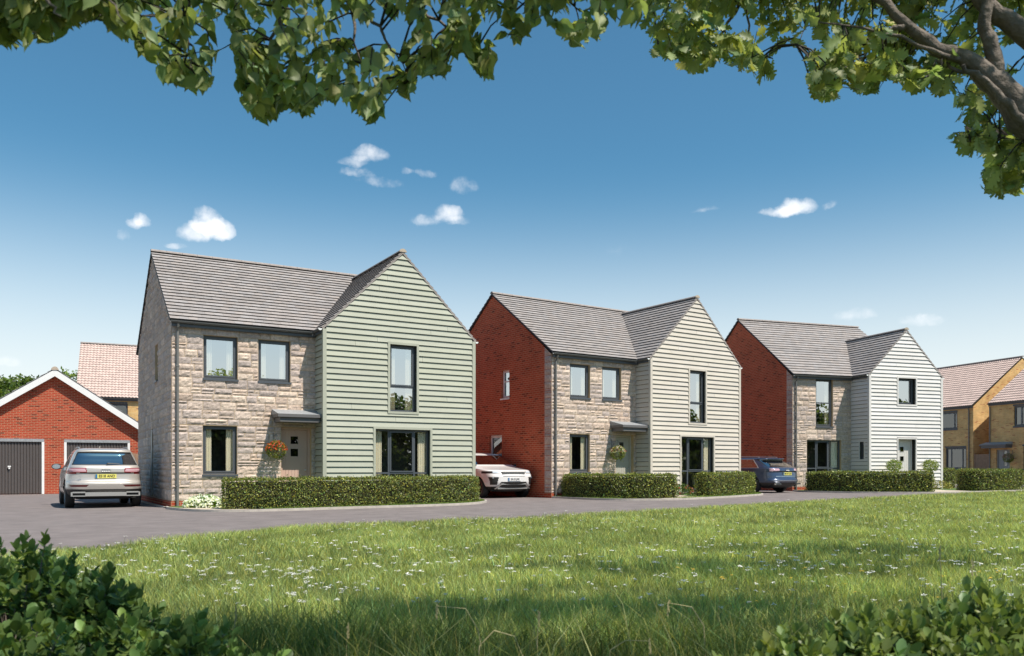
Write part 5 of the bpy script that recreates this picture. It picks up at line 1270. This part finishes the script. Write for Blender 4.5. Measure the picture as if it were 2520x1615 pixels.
stalk(0,[(1740,1700,3.8),(1732,1540,3.8),(1702,1494,3.8),(1645,1484,3.8)],'straw stalk leaning left beside the right bushes')
stalk(0,[(2318,1640,3.9),(2318,1450,3.9),(2312,1350,3.9)],'upright pale stalk above the right corner bush')
stalk(0,[(2425,1640,3.9),(2410,1440,3.9),(2393,1385,3.9)],'pale stalk leaning left above the right corner bush')
stalk(0,[(545,1700,3.8),(575,1560,3.8),(580,1500,3.8)],'thin stalk right of the lower left bush')
stalk(0,[(855,1720,3.9),(852,1600,3.9),(856,1540,3.9)],'upright dark stalk left of the bottom centre')

# ------------------------------------------------------------------ sky, sun, camera
SUN=Vector((.801*math.cos(R(57)),-.598*math.cos(R(57)),math.sin(R(57)))).normalized()
w=bpy.data.worlds.new('World'); scn.world=w; w.use_nodes=True; nt=w.node_tree; L=nt.links; bg=nt.nodes['Background']
sk=nt.nodes.new('ShaderNodeTexSky'); sk.sky_type='NISHITA'; sk.sun_disc=False; sk.sun_elevation=R(57); sk.sun_rotation=math.atan2(SUN.x,SUN.y)
sk.air_density=SKY_AIR; sk.dust_density=SKY_DUST; sk.ozone_density=SKY_OZ; sk.altitude=0
tc=nt.nodes.new('ShaderNodeTexCoord')
sep=N(nt,'ShaderNodeSeparateXYZ'); L.new(tc.outputs['Generated'],sep.inputs[0])
def mth(op,a,b=None,c=None):
    n=nt.nodes.new('ShaderNodeMath'); n.operation=op
    for i,v in enumerate((a,b,c)):
        if v is None: continue
        if isinstance(v,(int,float)): n.inputs[i].default_value=v
        else: L.new(v,n.inputs[i])
    return n.outputs[0]
# clouds live at fixed compass bearings and elevations of the sky
nz=N(nt,'ShaderNodeTexNoise',Scale=14.,Detail=8.,Roughness=.62); L.new(tc.outputs['Generated'],nz.inputs['Vector'])
nc=N(nt,'ShaderNodeSeparateColor'); L.new(nz.outputs['Color'],nc.inputs[0])
nz2=N(nt,'ShaderNodeTexNoise',Scale=34.,Detail=8.,Roughness=.58); L.new(tc.outputs['Generated'],nz2.inputs['Vector'])
az=mth('ARCTAN2',sep.outputs['X'],sep.outputs['Y']); el=mth('ARCSINE',sep.outputs['Z'])
az=mth('ADD',az,mth('MULTIPLY',mth('SUBTRACT',nc.outputs[0],.5),.034)); el=mth('ADD',el,mth('MULTIPLY',mth('SUBTRACT',nc.outputs[1],.5),.028))
tot=None
for (px,py,a,b,s) in [(872,406,36,13,.6),(912,388,38,20,.8),(882,433,42,12,.5),(937,454,50,13,.52),(997,427,17,9,.4),(1043,429,24,9,.45),(1138,462,32,20,.5),(1048,540,38,14,.6),(1098,524,34,20,.85),(1125,542,32,11,.5),(474,578,34,24,1.1),(500,552,36,28,1.3),(532,572,38,26,1.2),(328,556,20,13,.7),(348,548,20,15,.8),(298,583,20,13,.5),(440,612,26,8,.45),(1912,519,40,11,.7),(1955,508,42,17,1.1),(2035,503,22,8,.35),(2110,778,60,14,.6),(2275,793,62,13,.5),(1530,622,44,20,.16),(1735,523,30,7,.25),(30,900,60,12,.35)]:
    u=(px-1260)/FX; v=(1156-py)/FX; A=math.atan2(u,1); E=math.atan2(v,math.hypot(u,1)); sa=a/FX*math.cos(A)**2; sb=b/FX*math.cos(E)**2
    dx=mth('DIVIDE',mth('SUBTRACT',az,A),sa*1.3); dy=mth('DIVIDE',mth('SUBTRACT',el,E),sb*1.45)
    dy2=mth('MULTIPLY',dy,mth('MULTIPLY_ADD',mth('LESS_THAN',dy,0),.5,1.))
    d=mth('ADD',mth('MULTIPLY',dx,dx),mth('MULTIPLY',dy2,dy2)); m=mth('MULTIPLY',mth('MAXIMUM',mth('SUBTRACT',1,d),0),s)
    tot=m if tot is None else mth('ADD',tot,m)
tex=mth('MULTIPLY_ADD',mth('SUBTRACT',nz2.outputs['Fac'],.5),2.2,0)
den=mth('MULTIPLY',mth('ADD',tot,tex),mth('MINIMUM',mth('MULTIPLY',tot,4),1))
mr=N(nt,'ShaderNodeMapRange'); mr.interpolation_type='SMOOTHSTEP'; mr.inputs[1].default_value=-.02; mr.inputs[2].default_value=1.6; L.new(den,mr.inputs[0])
mr.inputs[4].default_value=.92
cmix=N(nt,'ShaderNodeMix',data_type='RGBA'); L.new(mr.outputs[0],cmix.inputs[0])
# aerial whitening towards the horizon
hz=N(nt,'ShaderNodeMapRange'); hz.interpolation_type='SMOOTHERSTEP'; hz.inputs[1].default_value=.0; hz.inputs[2].default_value=HZ_TOP; hz.inputs[3].default_value=HZ_AMT; hz.inputs[4].default_value=0; L.new(sep.outputs['Z'],hz.inputs[0])
hm=N(nt,'ShaderNodeMix',data_type='RGBA'); L.new(hz.outputs[0],hm.inputs[0]); 
ts=N(nt,'ShaderNodeMix',data_type='RGBA',blend_type='MULTIPLY'); ts.inputs[0].default_value=1; L.new(sk.outputs[0],ts.inputs[6]); ts.inputs[7].default_value=SKY_TINT
L.new(ts.outputs[2],hm.inputs[6]); hm.inputs[7].default_value=HZ_COL
L.new(hm.outputs[2],cmix.inputs[6]); cmix.inputs[7].default_value=CLOUD_COL
L.new(cmix.outputs[2],bg.inputs['Color']); bg.inputs['Strength'].default_value=SKY_STR
sl_=bpy.data.lights.new('sun','SUN'); sl_.energy=SUN_STR; sl_.angle=R(.5); sl_.color=(1,.93,.83); so=bpy.data.objects.new('sun',sl_); COL.objects.link(so)
so.rotation_euler=(-SUN).to_track_quat('-Z','Y').to_euler(); so.location=(20,-20,40)
cam=bpy.data.cameras.new('camera'); co=bpy.data.objects.new('camera',cam); COL.objects.link(co); scn.camera=co
co.location=(0,0,1.03); co.rotation_euler=(R(90),0,0); cam.sensor_width=36; cam.sensor_fit='HORIZONTAL'; cam.lens=2047.8/2520*36; cam.shift_y=(1156-807.5)/2520
cam.clip_start=.05; cam.clip_end=3000; cam.dof.use_dof=True; cam.dof.focus_distance=24; cam.dof.aperture_fstop=5.0
scn.view_settings.view_transform='Standard'; scn.view_settings.look='None'; scn.view_settings.exposure=EXPO; scn.view_settings.gamma=1; scn.view_settings.use_curve_mapping=False
scn.cycles.max_bounces=8; scn.cycles.transparent_max_bounces=12; scn.cycles.use_denoising=True
